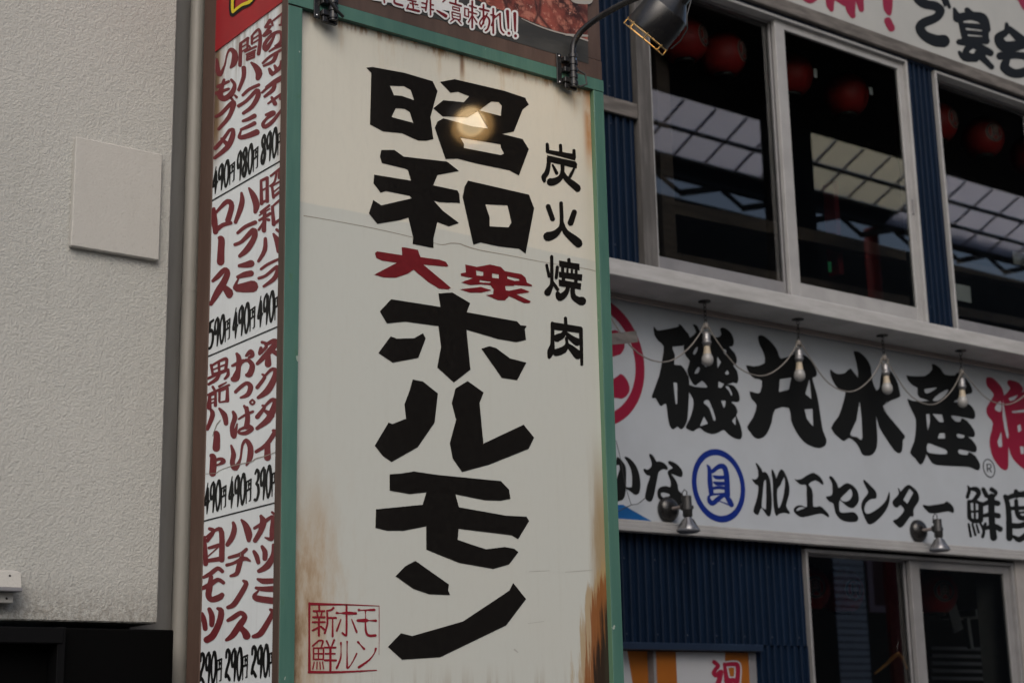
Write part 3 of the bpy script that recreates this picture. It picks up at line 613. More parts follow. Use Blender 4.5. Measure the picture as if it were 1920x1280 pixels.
glyph(sg, S4, planeX(MXP-.0014), jm, (), ['195,582,5 260,578,5 320,572,6 360,545,5 440,515,6 540,490,8 640,470,8 690,438,9 760,420,8 870,380,6;360,85,7 330,120,8 305,180,6 290,230,8;545,1300,5 548,1340,8'], name='crack')['kind'] = 'stuff'
glyph(sg, S1, planeX(MXP-.0055), M['ink'], (), ['382,-30,46 378,60,42 382,105,44;382,105,40 450,55,40 500,30,44 540,-15,40'], name='emblem_outline')
glyph(sg, S1, planeX(MXP-.0065), M['yellow'], (), ['384,-30,24 382,60,20 386,92,20;386,92,18 450,40,20 505,18,26 545,-25,20'], name='emblem')

# ---- picture poster above the rail
POL, POR, POZ = outL+.02, onY(1101, 60, FY+.004).x, (onY(692.8, 0, FY+.004).z+onY(1102, 119.5, FY+.004).z)/2
po = thing('food_poster', 'grilled meat picture poster with red slogan above the green frame', 'poster', (2.7, FY+.02, POZ))
box('backing', (POL, FY+.006, outT+.072), (outR, FY+.0205, 4.9), M['brown'], po)
box('griddle_picture', (POL+.001, FY+.002, POZ), (POR, FY+.0058, 4.8), M['griddle'], po, 0)
Mm = fr(600, 0, 3.5556)
glyph(po, Mm, planeY(FY+.0010), M['meat'], ['1040,0 1090,20 1180,60 1290,90 1345,118 1420,150 1560,205 1700,238 1784,268 1784,-220 900,-420'], (), name='meat_picture')
glyph(po, Mm, planeY(FY+.0004), simple('dish_edge', (.34, .32, .29), .4), (), ['1345,125,5 1440,168,8 1560,210,9 1700,245,10 1783,272,12;1640,232,14 1780,240,16;1700,-10,60 1740,0,60 1790,0,60'], name='dish_rim')
PO = ['425,-8,12 430,18,12;495,0,12 500,22,14 550,38,14;585,0,10 640,12,10;600,22,10 652,34,10;618,10,10 622,55,12;583,58,12 660,76,16;590,32,10 580,60,12', '715,-5,12 705,70,12;737,0,12 737,100,12;680,20,10 712,28,10;678,50,10 708,55,10;738,30,10 757,36,10;738,62,10 757,67,10',
 '780,72,10 838,108,24;820,12,10 836,0,8', '866,18,12 942,42,12;905,-5,12 905,22,12;885,45,8 930,57,8;930,57,8 930,75,8;885,62,8 930,75,8;885,45,8 885,62,8;880,80,8 935,95,8;935,95,9 935,135,9;882,120,8 935,135,8;880,80,8 882,120,8;880,100,6 935,115,6;892,130,10 870,146,8;920,135,8 942,160,8',
 '965,55,10 965,105,10;965,55,8 990,62,8;990,62,9 990,115,9;965,105,8 990,115,8;1015,10,13 1015,185,13;995,80,10 1045,95,10;1010,110,8 990,150,11;1020,110,8 1045,150,11;998,40,10 1042,55,10',
 '1065,60,13 1125,75,13;1090,35,13 1090,160,12;1115,92,11 1075,180,11;1075,180,10 1065,150,10 1100,108,11 1130,135,13 1120,190,13 1104,206,12', '1155,60,13 1155,222,13;1140,100,11 1167,106,10;1167,106,10 1143,172,11;1165,120,10 1200,92,13;1200,92,13 1205,190,12 1225,220,12', '1250,78,22 1256,190,12;1259,222,20 1260,224,20;1298,92,22 1301,208,12;1303,240,20 1304,242,20']
glyph(po, Mm, planeY(FY-.0004), M['paper'], ['345,-30 560,-30 900,-10 900,80 345,3'], PO, name='letter_outline', grow=13)
for t in PO: glyph(po, Mm, planeY(FY-.0014), M['darkred'], (), [t])

# ---- gooseneck lamp clipped to the top rail
def lerp(a, b, t): return tuple(a[i]+(b[i]-a[i])*t for i in range(3))
def clamp_unit(name, px, py, parent):
    c = onY(px, py, FY-.02)
    b = MB()
    b.box((c.x-.055, FY-.006, c.z-.055), (c.x-.035, FY-.0015, c.z+.055), .001)
    for k in (-1, 0, 1): b.box((c.x-.034, FY-.022, c.z+k*.036-.009), (c.x-.008, FY-.002, c.z+k*.036+.009), .002)
    b.tube([(c.x, FY-.022, c.z-.058), (c.x, FY-.022, c.z+.05)], .0125, 12)
    for k in range(5): b.tube([(c.x, FY-.022, c.z-.052+k*.024), (c.x, FY-.022, c.z-.04+k*.024)], .0155, 12)
    b.box((c.x-.03, FY-.016, c.z-.064), (c.x+.02, FY-.002, c.z-.045), .002)
    o = b.build(name, M['blkmetal'], parent)
    for s1 in (-1, 1): MB().lathe([(0, -.003), (.0035, -.003), (.004, 0)], 8, (c.x-.045, FY-.006, c.z+s1*.046), (0, 1, 0)).build('screw', M['steel'], o)
    return c
gl_ = thing('gooseneck_lamp', 'lit black gooseneck lamp clamped at top right of the green frame', 'lamp', (3.1, FY, outT))
c = clamp_unit('clamp', 1074, 133, gl_)
base = Vector((c.x, FY-.022, c.z+.045))
LB = at(1214, 64, 3.362/0.67250678)
e_w = cr*74/92.8 - cu*56/92.8; ra = ray(1213, 75)
nrm = -np.cross(ra, e_w);
if nrm[2] > 0: nrm = -nrm
nrm = nrm + .10*np.array([-.36, .46, -.2])/.617; nrm = Vector(nrm/np.linalg.norm(nrm))
pxs = [(1074.5, 112, 3.778), (1074, 98, 3.778), (1076, 82, 3.775), (1085, 65, 3.76), (1100, 50, 3.735), (1120, 35, 3.70), (1145, 20, 3.65), (1170, 7, 3.60), (1195, -4, 3.55), (1225, -16, 3.49), (1255, -24, 3.43), (1280, -20, 3.39), (1290, -5, 3.36)]
pts = [onY(*p) for p in pxs]
MB().tube([onY(p[0], p[1], p[2]) for p in catmull([(q[0], q[1], q[2]) for q in pxs], False, 4)], .0105, 12).build('arm', M['blkmetal'], gl_)
MB().tube([pts[0]+Vector((0, 0, -.005)), pts[0]+Vector((0, 0, .018))], .0125, 14).build('collar', M['steel'], gl_)
R0 = .0775
sh = MB().lathe([(R0*.97, 0), (R0, 0), (R0, -.005), (R0*.99, -.095), (R0*.93, -.10), (R0*.55, -.135), (R0*.50, -.14), (R0*.48, -.20), (R0*.40, -.205), (0, -.205)], 40, LB, nrm)
sh.build('lamp_shade', M['blkmetal'], gl_)
MB().lathe([(R0*.965, 0), (R0*.955, -.093), (R0*.5, -.13), (0, -.131)], 40, LB, nrm).build('shade_lining', simple('shade_lining', (.6, .5, .35), .5), gl_)
MB().lathe([(R0*.5, -.10), (R0*.64, -.040), (R0*.66, -.028), (R0*.60, -.022), (R0*.4, -.016), (0, -.014)], 32, LB, nrm).build('lamp_bulb', M['lamp_on'], gl_)
MB().lathe([(.036, -.0135), (.034, -.009), (.020, -.006), (0, -.005)], 24, LB, nrm).build('bulb_core', M['lamp_core'], gl_)
a1 = nrm.cross(Vector((0, 0, 1))).normalized(); a2 = nrm.cross(a1)
brass = simple('brass_ring', (.36, .26, .12), .4, metal=.7)
b = MB()
for hh in (.003, .020): b.tube([LB+nrm*hh+(a1*math.cos(k*math.pi/16)+a2*math.sin(k*math.pi/16))*R0 for k in range(33)], .0017, 6, False)
for k in range(8):
    th = k*math.pi/4+.2; q = LB+(a1*math.cos(th)+a2*math.sin(th))*R0; b.tube([q-nrm*.004, q+nrm*.02], .0022, 6)
b.tube([LB+nrm*.018+(a1*math.cos(k*math.pi/16)+a2*math.sin(k*math.pi/16))*R0*.8 for k in range(33)], .0012, 5, False)
b.build('guard_ring', brass, gl_)
# loose flex beside the shade
MB().tube([LB-nrm*.19+Vector((.03, 0, 0)), at(1288, 30, 4.9), at(1289, 55, 4.9), at(1275, 78, 4.92), at(1258, 92, 4.95)], .0022, 6).build('flex', M['darkcord'], gl_)
MB().tube([Vector((base.x+.015, FY-.02, base.z-.035)), Vector((base.x+.045, FY-.03, base.z-.05)), Vector((base.x+.05, FY-.03, base.z-.085)), Vector((base.x+.02, FY-.025, base.z-.10))], .0035, 8).build('flex', M['darkcord'], gl_)
g2 = thing('gooseneck_lamp', 'black lamp bracket clamped at top left of the green frame', 'lamp', (2.2, FY, outT))
c = clamp_unit('clamp', 624, 6, g2)
MB().tube([Vector((c.x-.035, FY-.03, c.z+.02)), Vector((c.x, FY-.04, c.z-.03)), Vector((c.x+.03, FY-.03, c.z-.04))], .005, 8).build('flex', M['blkplastic'], g2)
MB().tube([Vector((c.x, FY-.022, c.z+.04)), Vector((c.x, FY-.03, c.z+.15)), Vector((c.x+.02, FY-.12, c.z+.30)), Vector((c.x+.05, FY-.35, c.z+.38))], .0105, 12).build('arm', M['blkmetal'], g2)
MB().lathe([(R0*.97, 0), (R0, 0), (R0*.99, -.095), (R0*.55, -.135), (R0*.48, -.20), (0, -.205)], 32, (c.x+.05, FY-.42, c.z+.32), (0, .6, -.8)).build('lamp_shade', M['blkmetal'], g2)

# ================================================================== BLUE RESTAURANT FACADE
FA = 6.0
def Z(v): return v+EYE
fb = thing('restaurant_building', 'blue corrugated restaurant front with sliding windows and white sign bands', 'building', (7.5, FA, .12))
def corrugated(x0, x1, z0, z1, y, parent):
    P = .0508; n = int((x1-x0)/P)+1; b = MB(); prof = [(0, 0), (.30, 0), (.38, .014), (.50, .018), (.80, .018), (.92, .014)]
    xs = []
    for i in range(n+1):
        for u, d in prof:
            X = x0+(i+u)*P
            if X <= x1: xs.append((X, y-d))
    vs = [(X, Y, zz) for X, Y in xs for zz in (z0, z1)]
    fs = [(2*i, 2*i+2, 2*i+3, 2*i+1) for i in range(len(xs)-1)]
    b.add(vs, fs, False); return b.build('corrugated_sheet', M['blue'], parent)
corrugated(3.3, 5.393, Z(2.2), Z(4.08), FA+.01, fb)
corrugated(7.715, 7.984, Z(2.2), Z(4.08), FA+.01, fb)
corrugated(3.3, 6.512, Z(.3895), Z(.96), FA+.03, fb)
corrugated(6.118, 6.512, -.0+.13, Z(.389), FA+.03, fb)
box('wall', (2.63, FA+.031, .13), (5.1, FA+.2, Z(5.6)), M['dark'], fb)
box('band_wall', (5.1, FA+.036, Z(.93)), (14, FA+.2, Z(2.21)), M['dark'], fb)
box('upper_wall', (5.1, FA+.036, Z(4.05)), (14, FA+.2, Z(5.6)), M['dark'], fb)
box('timber_post', (5.393, FA-.035, Z(2.2)), (5.490, FA+.02, Z(4.079)), M['woodv'], fb, .003)
box('timber_rail', (3.3, FA-.028, Z(3.148)), (5.392, FA-.009, Z(3.235)), M['wood'], fb, .003)
box('timber_beam', (3.3, FA-.045, Z(4.082)), (14, FA+.02, Z(4.165)), M['wood'], fb, .003)
box('flashing', (3.3, FA-.012, Z(4.063)), (14, FA+.02, Z(4.0815)), M['bluef'], fb)
sc_me = MB().lathe([(0, -.004), (.0045, -.0035), (.0055, 0)], 8, (0, 0, 0), (0, 1, 0)).mesh('screw')
sc_me.materials.append(M['bluef'])
for (xa, xb, zz, yy) in ((5.19, 5.38, 3.30, FA-.0085), (5.19, 5.38, 3.09, FA-.0085), (5.19, 5.38, 2.42, FA-.0085), (5.19, 6.5, .80, FA+.0115), (5.19, 6.5, .43, FA+.0115), (7.73, 7.98, 3.95, FA-.0085), (7.73, 7.98, 2.45, FA-.0085)):
    k = 0
    while xa+.0508*(4*k+.65) < xb:
        o = bpy.data.objects.new('screw', sc_me); COL.objects.link(o); o.parent = fb
        i_ = round((xa-3.3)/.0508)+4*k; o.location = Vector((3.3+.0508*(i_+.65), yy, Z(zz)))-fb.location; k += 1
# ledge
LT, LBm, LFY = Z(2.238), Z(2.152), 5.715
box('ledge', (3.3, LFY, LBm), (14, FA+.02, LT), M['ledge'], fb, .004)
box('soffit_trim', (3.3, FA-.035, LBm-.028), (14, FA-.0125, LBm-.001), simple('soffit_trim', (.30, .26, .24), .7), fb)
# sill channel under the white board
for (ya, yb, za, zb) in ((FA-.030, FA-.002, .972, .990), (FA-.045, FA-.001, .950, .9715), (FA-.058, FA-.001, .928, .9495)):
    box('sill_moulding', (3.3, ya, Z(za)), (14, yb, Z(zb)), M['alu'], fb, .003)
box('grey_pillar', (8.36, FA-.01, .13), (8.9, FA+.3, Z(.927)), M['concrete'], fb)
box('floor_slab', (5.1, FA+.21, Z(1.9)), (14, 11, Z(2.05)), M['darkfloor'], fb)
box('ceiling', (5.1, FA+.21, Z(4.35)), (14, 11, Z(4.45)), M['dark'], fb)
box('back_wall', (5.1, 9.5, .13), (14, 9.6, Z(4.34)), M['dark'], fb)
box('partition', (5.1, FA+.21, .13), (5.2, 9.49, Z(4.34)), M['dark'], fb)
box('partition', (13.9, FA+.21, .13), (14, 9.49, Z(4.34)), M['dark'], fb)
box('ground_floor', (5.1, FA+.21, .13), (14, 9.49, .16), M['darkfloor'], fb)
# ---- sliding windows (upper)
def sliding(name, x0, x1, xm, z0, z1, label, left_front=False, y=FA, fm='alu'):
    w = thing(name, label, 'window', ((x0+x1)/2, y, z0), 'sliding windows of the blue restaurant')
    fw = .018
    box('outer_frame', (x0, y-.02, z0), (x0+fw, y+.10, z1), M[fm], w)
    box('outer_frame', (x1-fw, y-.02, z0), (x1, y+.10, z1), M[fm], w)
    box('outer_frame', (x0+fw, y-.02, z1-fw), (x1-fw, y+.10, z1), M[fm], w)
    box('outer_frame', (x0+fw, y-.02, z0), (x1-fw, y+.10, z0+fw), M[fm], w)
    def sash(a, b, yy, ln, rn, tn, bn, m):
        s = MB()
        s.box((a, yy, z0+fw), (a+ln, yy+.03, z1-fw), .002); s.box((b-rn, yy, z0+fw), (b, yy+.03, z1-fw), .002)
        s.box((a+ln, yy+.001, z1-fw-tn), (b-rn, yy+.029, z1-fw), .002); s.box((a+ln, yy+.001, z0+fw), (b-rn, yy+.029, z0+fw+bn), .002)
        so_ = s.build('sash', m, w)
        glass_pane(a+ln-.002, b-rn+.002, z0+fw+bn-.002, z1-fw-tn+.002, yy+.012, so_)
        return so_
    zb = 2.432+EYE-z0-fw if z0 > 3 else .05
    sash(x0+fw, xm+.02, y+.045, .004, .045, .012, zb, M['alud'])  # inner sash: its shade is put into the colour by the darker grey
    sr = sash(xm-.02, x1-fw, y+.004, .082, .052, .048, zb, M[fm])
    box('catch', (x1-fw-.03, y-.006, (z0+z1)/2-.12), (x1-fw-.018, y+.003, (z0+z1)/2-.02), M['alud'], w)
    return w
sliding('sliding_window', 5.4915, 7.714, 6.555, Z(2.24), Z(4.062), 'upper sliding window with red lanterns and roof reflection, nearest the tall sign')
sliding('sliding_window', 7.985, 10.2, 9.10, Z(2.24), Z(4.062), 'upper sliding window cut off by the right edge of the photo')
sliding('sliding_window', 6.513, 8.355, 7.43, .5, Z(.912), 'lower window under the white sign band with a coat hanger inside', y=FA+.02, fm='alulow')
# ---- white sign band
sb = thing('shop_sign', 'long white sign band with bold black brush characters under the ledge', 'shop sign', (7.5, FA, Z(.99)))
box('board', (3.3, FA, Z(.99)), (14, FA+.03, Z(2.151)), M['board'], sb, 0)
SB = planeY(FA-.0012); 
def bg(frame, mat, polys=(), strokes=(), name='letter', off=.0012, smooth=True):
    strokes = list(strokes)
    if smooth:
        for t in polys:
            for j, q in enumerate(t.split('|')):
                w = 3.5 if j == 0 else 2
                c = catmull(nums(q), True, 2); strokes += [';'.join(f'{c[k-1][0]:.1f},{c[k-1][1]:.1f},{w} {c[k][0]:.1f},{c[k][1]:.1f},{w}' for k in range(len(c)))]
    return glyph(sb, frame, planeY(FA-off), mat, polys, strokes, smooth, name, wm=1.42)
Fq = fr(1140, 540, 4.0); Gq = fr(1390, 600, 4.26667); Hq = fr(1640, 640, 4.5714); Iq = fr(1140, 820, 6.7357); Jq = fr(1390, 840, 6.4); Kq = fr(1660, 860, 6.4)
bk = M['ink']
bg(Fq, bk, ['345,292 360,310 385,320 525,292 530,275 548,280 580,320 612,370 560,430 480,438 500,500 495,575 548,580 590,640 608,700 600,900 590,1000 560,1050 540,1052 520,1035 490,1056 465,1030 450,960 437,862 400,882 380,860 355,820 330,812 385,660 410,530 420,435 380,395 350,350|490,706 520,710 520,868 507,868',
 '638,275 668,285 700,340 760,345 800,370 840,365 852,340 843,310 862,297 905,320 935,365 942,410 930,435 905,440 950,490 965,540 955,570 935,580 965,620 976,680 965,712 935,705 870,735 915,725 950,740 980,790 985,840 965,852 918,848 955,885 970,930 960,955 985,1010 1003,1080 1000,1120 980,1130 940,1118 900,1090 870,1060 830,1078 780,1092 720,1070 685,1043 640,1070 610,1060 585,1040 615,980 640,900 640,830 605,770 605,725 645,740 740,748 742,730 705,692 660,725 635,710 605,650 598,610 615,545 585,505 570,450 580,410 620,370 665,330|636,488 655,450 674,440 670,470 650,500|700,560 722,545 738,560 738,595|648,635 672,592 690,598 678,635 655,642|818,510 848,555 822,602|868,455 888,465 885,505 865,480|876,640 895,612 910,640 892,650|828,698 872,718 850,748 828,745|880,738 905,735 932,790 925,808 905,770|722,845 760,842 808,975 790,990 760,900 720,865|720,960 750,1015 690,1035|848,842 882,843 880,880 868,900|930,995 958,960 958,1030'])
bg(Gq, bk, ['135,140 152,122 190,135 250,190 290,250 315,310 420,275 425,255 520,290 570,350 600,410 595,450 565,465 600,580 625,720 650,880 678,950 670,1000 620,1020 560,1005 500,970 440,890 400,800 382,700 270,710 240,820 200,910 150,945 105,935 75,895 48,852 95,780 125,680 85,630 68,572 110,582 152,580 168,482 110,465 70,430 40,362 100,372 188,345 180,260 150,200|308,472 400,458 380,555 300,575|545,470 562,632 512,590|505,712 570,708 575,850 525,790'])
bg(Gq, bk, ['712,398 725,405 765,432 830,425 875,388 935,465 925,350 900,260 915,250 950,262 1000,310 1035,380 1045,480 1080,565 1110,530 1120,440 1170,400 1210,430 1250,510 1268,590 1260,615 1130,685 1216,815 1307,925 1291,955 1286,1029 1267,1062 1225,1039 1160,945 1104,852 1074,745 1085,900 1083,1010 1050,1070 1010,1082 970,1072 945,1020 915,975 862,938 825,963 790,945 720,862 780,770 820,650 835,568 800,565 755,520 720,450|948,645 970,940 925,935 868,912 920,800'])
bg(Hq, bk, ['275,292 300,297 430,298 495,240 490,200 515,198 565,235 600,285 690,292 710,268 790,330 830,400 830,440 770,455 720,490 670,520 790,530 840,570 860,620 850,660 800,655 655,630 690,685 738,685 745,660 790,680 850,760 855,810 815,815 708,785 712,825 765,828 775,805 830,840 872,900 868,940 840,945 725,920 722,962 795,972 808,948 860,980 900,1050 895,1095 870,1098 810,1072 700,1066 530,1055 480,1020 440,955 440,975 410,1040 385,1048 350,1000 305,950 340,860 355,740 352,660 320,590 282,495 330,512 480,510 390,480 370,440 370,395 330,375 290,335|425,408 470,400 540,393 470,440 435,442|495,500 560,440 635,408 600,470 540,510|440,622 470,620 475,690 455,765|495,620 580,625 592,690 555,690|555,785 600,785 605,830 542,830|455,870 520,890 610,925 615,965 500,960 448,940'])
bg(Hq, M['vred'], ['958,320 975,308 1010,315 1060,360 1095,410 1110,465 1160,410 1160,390 1138,360 1145,335 1180,335 1240,360 1272,410 1262,440 1400,440 1400,1160 1280,1090 1210,1030 1165,960 1145,880 1145,1060 1125,1100 1080,1080 1020,1000 990,900 990,820 1018,700 975,640 960,570 1020,470 1010,430 965,380|1148,485 1230,455 1200,500 1160,512|1028,575 1050,530 1085,510 1085,600 1045,595|1100,490 1115,590 1150,800 1130,820 1095,640|1175,595 1400,570 1400,600 1180,612|1223,720 1250,708 1260,760 1230,778|1245,895 1280,900 1280,960 1255,965|1052,860 1085,770 1095,900 1065,905'])
ell = ' '.join(f'{980+49*math.cos(t)+6*math.sin(t):.1f},{1085+76*math.sin(t)+10*math.cos(t):.1f},6' for t in [k*math.pi/10 for k in range(21)])
bg(Hq, bk, (), [ell+';962,1050,6 968,1115,6;962,1050,6 990,1052,6 998,1068,6 990,1085,6 966,1085,6;980,1085,6 1000,1118,6'], 'trademark_symbol')
bg(Iq, bk, ['112,250 145,262 190,310 225,380 228,500 225,640 210,740 180,785 145,795 90,790 90,600 150,400 140,340 100,345', '210,248 230,242 280,270 350,350 395,470 408,600 395,690 370,715 340,720 300,690 260,660 225,640 225,625 290,630 305,600 305,480 280,370 235,290'])
bg(Iq, bk, ['522,215 540,208 580,245 612,305 650,300 710,325 750,370 752,400 735,405 700,395 640,430 620,520 600,620 580,720 555,790 525,805 490,790 470,750 480,680 500,590 535,485 500,475 465,440 448,400 470,395 500,408 550,365 552,310 530,250',
 '765,300 790,297 860,330 920,390 942,450 935,485 915,495 870,480 820,460 800,462 850,530 880,600 890,670 960,740 960,860 900,860 850,800 780,770 700,760 650,780 625,720 635,650 680,620 740,612 790,625 790,540 755,450 770,410 820,385 790,350 765,325|668,710 680,692 730,695 785,720 760,745 710,755 680,745'])
def fit_circle(pts):
    A_ = np.array([[p.x, p.z, 1] for p in pts]); b_ = np.array([-(p.x**2+p.z**2) for p in pts]); s, *_ = np.linalg.lstsq(A_, b_, rcond=None)
    cx, cz = -s[0]/2, -s[1]/2; return cx, cz, math.sqrt(cx*cx+cz*cz-s[2])
def ring(outer, inner, frame, mat, name, off=.0012, y=FA, parent=None):
    co_ = fit_circle([onY(*frame(*p), y) for p in outer]); ci = fit_circle([onY(*frame(*p), y) for p in inner]) if len(inner) > 2 else None
    n = 64; vs = []
    for cx, cz, r in (co_, ci): vs += [(cx+r*math.cos(2*math.pi*k/n), y-off, cz+r*math.sin(2*math.pi*k/n)) for k in range(n)]
    return MB().add(vs, [(k, (k+1) % n, n+(k+1) % n, n+k) for k in range(n)]).build(name, mat, parent or sb)
ring([(1345, 150), (1735, 640), (1440, 1065), (1052, 520)], [(1345, 228), (1112, 560), (1678, 640), (1430, 980)], Iq, M['vblue'], 'emblem_ring')
bg(Iq, M['vblue'], (), ['1250,345,10 1280,395,34 1288,560,44 1305,700,46;1320,425,36 1400,365,44 1465,370,46 1498,480,50 1508,730,50;1330,480,10 1375,502,36 1480,500,32;1330,560,10 1380,578,36 1480,578,32;1325,640,26 1400,628,30 1485,640,30;1270,755,26 1282,800,40 1325,828,44 1400,765,44 1480,720,26;1480,720,26 1530,790,46 1560,848,44;1560,860,24 1500,835,12 1405,800,8;1268,745,20 1320,718,18 1490,705,20'], 'emblem')
ring([(30, 113), (278, 600), (62, 1016), (165, 265), (215, 855)], [(30, 208), (205, 590), (60, 915), (140, 345), (165, 790)], Fq, M['vred'], 'emblem_ring')
bg(Fq, M['vred'], ['-20,330 35,320 75,325 115,390 122,440 100,485 70,500 -20,510', '-20,690 48,680 95,645 135,680 160,740 150,790 110,825 75,822 -20,800'], (), 'emblem')
bg(Iq, M['cyan'], ['60,850 190,845 270,895 420,980 575,1066 60,1034'], (), 'mountain_motif', smooth=False)
bg(Jq, bk, ['175,185 190,183 240,250 255,290 275,283 305,300 340,370 355,480 365,620 360,740 345,805 325,815 300,790 265,740 235,715 210,780 190,795 145,755 175,650 200,550 205,450 170,430 130,370 150,375 180,370 205,335 200,260|270,400 290,380 298,420 298,715 270,720 243,700 255,560',
 '365,260 378,262 410,330 420,365 450,290 478,255 510,275 550,360 575,460 570,560 535,690 575,760 572,785 520,770 450,785 430,808 410,790 390,700 382,560 380,400 365,310|432,490 470,440 510,345 525,400 520,480 500,600 465,700 443,708 430,600'])
bg(Jq, bk, ['640,370 660,378 720,370 780,330 850,297 890,305 950,350 980,405 975,435 890,380 805,430 840,480 858,560 862,700 940,695 990,730 1045,790 1045,825 970,780 870,795 740,825 680,805 635,760 635,720 670,690 720,685 765,705 790,695 785,560 780,440 720,435 680,410|660,735 690,708 730,702 765,715 700,740 665,750'])
bg(Jq, bk, ['1055,340 1085,340 1120,380 1150,430 1168,480 1230,435 1280,420 1340,450 1390,510 1410,600 1395,660 1350,710 1300,710 1240,670 1185,620 1172,660 1175,740 1200,772 1280,770 1340,765 1380,790 1402,830 1390,870 1330,882 1250,875 1180,840 1130,770 1105,660 1060,640 1018,590 1030,578 1090,560 1095,480 1090,420 1065,370|1190,600 1250,540 1305,485 1330,520 1330,570 1300,620 1250,640 1210,628'])
bg(Jq, bk, ['1468,380 1490,390 1540,440 1600,500 1622,550 1615,600 1560,605 1500,650 1475,720 1490,775 1530,785 1600,750 1680,690 1740,620 1775,525 1780,600 1760,690 1700,790 1620,870 1540,912 1500,870 1465,790 1440,700 1455,630 1490,580 1525,530 1500,470 1470,410'])
bg(Kq, bk, ['152,350 170,365 185,392 240,330 285,312 330,340 380,390 405,460 395,510 350,580 335,620 340,670 325,692 300,685 265,730 215,800 175,820 145,800 92,742 140,720 200,660 228,605 180,550 155,575 120,578 90,540 92,500 140,450 165,410|215,490 290,355 335,405 265,535'])
bg(Kq, bk, ['455,550 510,560 600,550 710,530 735,508 790,545 822,600 820,635 800,642 750,625 640,645 540,648 500,620 465,580'])
bg(Kq, bk, (), ['990,325,14 1008,370,30 985,455,32;1010,362,24 1085,362,44 1120,415,42 1060,500,34;1000,510,30 1010,700,38;1010,712,30 1065,745,38 1145,735,38;1145,735,44 1145,540,44;1000,512,30 1080,505,30 1145,540,30;1070,520,22 1075,740,22;1010,632,20 1150,625,22;1000,780,20 1025,925,24;1045,780,20 1080,908,24;1095,790,18 1120,880,22;1140,770,20 1182,860,26 1168,930,30;1175,362,36 1215,440,40;1275,365,40 1325,400,34 1310,440,26 1250,475,36;1180,542,36 1260,515,42 1350,532,48;1190,680,34 1270,662,40 1355,682,48;1200,775,26 1195,830,34 1300,800,40 1378,840,50;1275,450,56 1275,700,56 1300,940,62'])
bg(Kq, bk, (), ['1440,450,40 1478,600,48 1490,945,58;1450,475,40 1560,432,46 1700,420,60;1568,390,40 1580,440,44;1500,592,34 1700,585,34;1570,500,36 1580,640,40 1625,705,44 1700,702,40;1540,800,50 1620,800,46 1700,770,50;1540,930,28 1610,965,50 1700,905,50;1600,645,18 1700,635,18'])
# ---- upper white sign band
ub = thing('shop_sign', 'upper white sign band with black and red characters above the timber beam', 'shop sign', (7.5, FA, Z(4.17)))
box('board', (3.3, FA-.012, Z(4.166)), (14, FA+.03, Z(5.5)), simple('upper_board', (.40, .405, .385), .45, (.37, .375, .36), 3), ub, 0)
Lq = fr(1480, 0, 4.3636)
def ug(mat, strokes): return glyph(ub, Lq, planeY(FA-.0135), mat, (), strokes, True, wm=1.33)
ug(bk, ['1040,-30,56 1070,10,60 1120,38,58 1195,52,58 1238,92,54 1195,150,54 1100,188,58 1068,232,58 1110,295,62 1200,335,74 1262,338,80;1258,-5,24 1275,45,20;1288,5,24 1310,60,22'])
ug(bk, ['1348,72,16 1375,150,56;1455,85,36 1492,125,48;1375,150,56 1480,132,52 1580,155,66 1622,245,40;1402,180,34 1432,290,44;1605,200,40 1605,335,44;1405,205,30 1605,225,40;1430,262,26 1600,278,30;1432,320,38 1610,335,48;1388,345,36 1500,362,48 1645,435,44;1478,380,44 1440,430,38 1500,470,46 1585,440,44;1392,430,22 1432,478,36 1525,480,46;1545,440,50 1655,550,34'])
ug(bk, ['1778,200,24 1775,262,40 1712,310,56 1755,380,70 1850,378,66 1940,350,60;1800,240,40 1900,330,60;1725,460,50 1850,452,46 1980,470,50;1785,480,40 1762,555,60 1850,605,56 1960,580,60'])
ug(M['vred'], ['805,-40,64 806,60,58 818,112,28;805,172,46 835,232,46'])
ug(M['vred'], ['335,-40,60 333,30,52 346,80,28;380,-20,36 450,40,20;450,-20,40 520,130,36;500,-40,60 500,60,64 516,130,30;570,-20,56 590,80,34;105,-20,24 170,8,34 212,-5,24'])
ug(M['vred'], ['1880,-30,40 1930,60,40'])

# ---- pendant bulbs under the ledge
def pendant():
    r = thing('pendant_bulb', 'first white bulb from the tall sign hanging on a chain under the ledge', 'light bulb', (0, 0, 0), 'bulbs strung under the ledge')
    MB().lathe([(0, 0), (.034, 0), (.034, -.005), (.008, -.008), (0, -.008)], 16).build('ceiling_plate', M['blkmetal'], r, True)
    b = MB(); z = -.008
    for k in range(5):
        n = 10; a = (1, 0) if k % 2 else (0, 1)
        b.tube([(a[0]*.0075*math.cos(t), a[1]*.0075*math.cos(t), z-.014+.015*math.sin(t)) for t in [2*math.pi*i/n for i in range(n+1)]], .0022, 5, False); z -= .023
    b.build('chain', M['blkmetal'], r, True)
    b = MB(); b.lathe([(0, -.118), (.012, -.120), (.016, -.135), (.012, -.15), (0, -.152)], 12); b.tube([(.012, 0, -.13), (.03, 0, -.145), (.022, .01, -.17), (.0, 0, -.172)], .004, 6); b.tube([(-.012, 0, -.13), (-.028, 0, -.15), (-.018, .0, -.172)], .004, 6)
    b.build('knot', M['cord'], r, True)
    MB().lathe([(0, -.165), (.010, -.166), (.018, -.175), (.022, -.19), (.020, -.215), (.0245, -.218), (.0245, -.228), (.020, -.23), (.019, -.243), (0, -.243)], 18).build('socket', M['socket'], r, True)
    bl = MB().lathe([(.0165, -.243), (.0175, -.262), (.021, -.283), (.0215, -.286)], 20).build('bulb_neck', M['bulbcap'], r, True)
    MB().lathe([(.0215, -.286), (.029, -.300), (.0315, -.314), (.030, -.329), (.023, -.341), (.012, -.348), (0, -.350)], 20).build('bulb', M['bulb'], r, True)
    return r
pb = pendant()
mounts = []
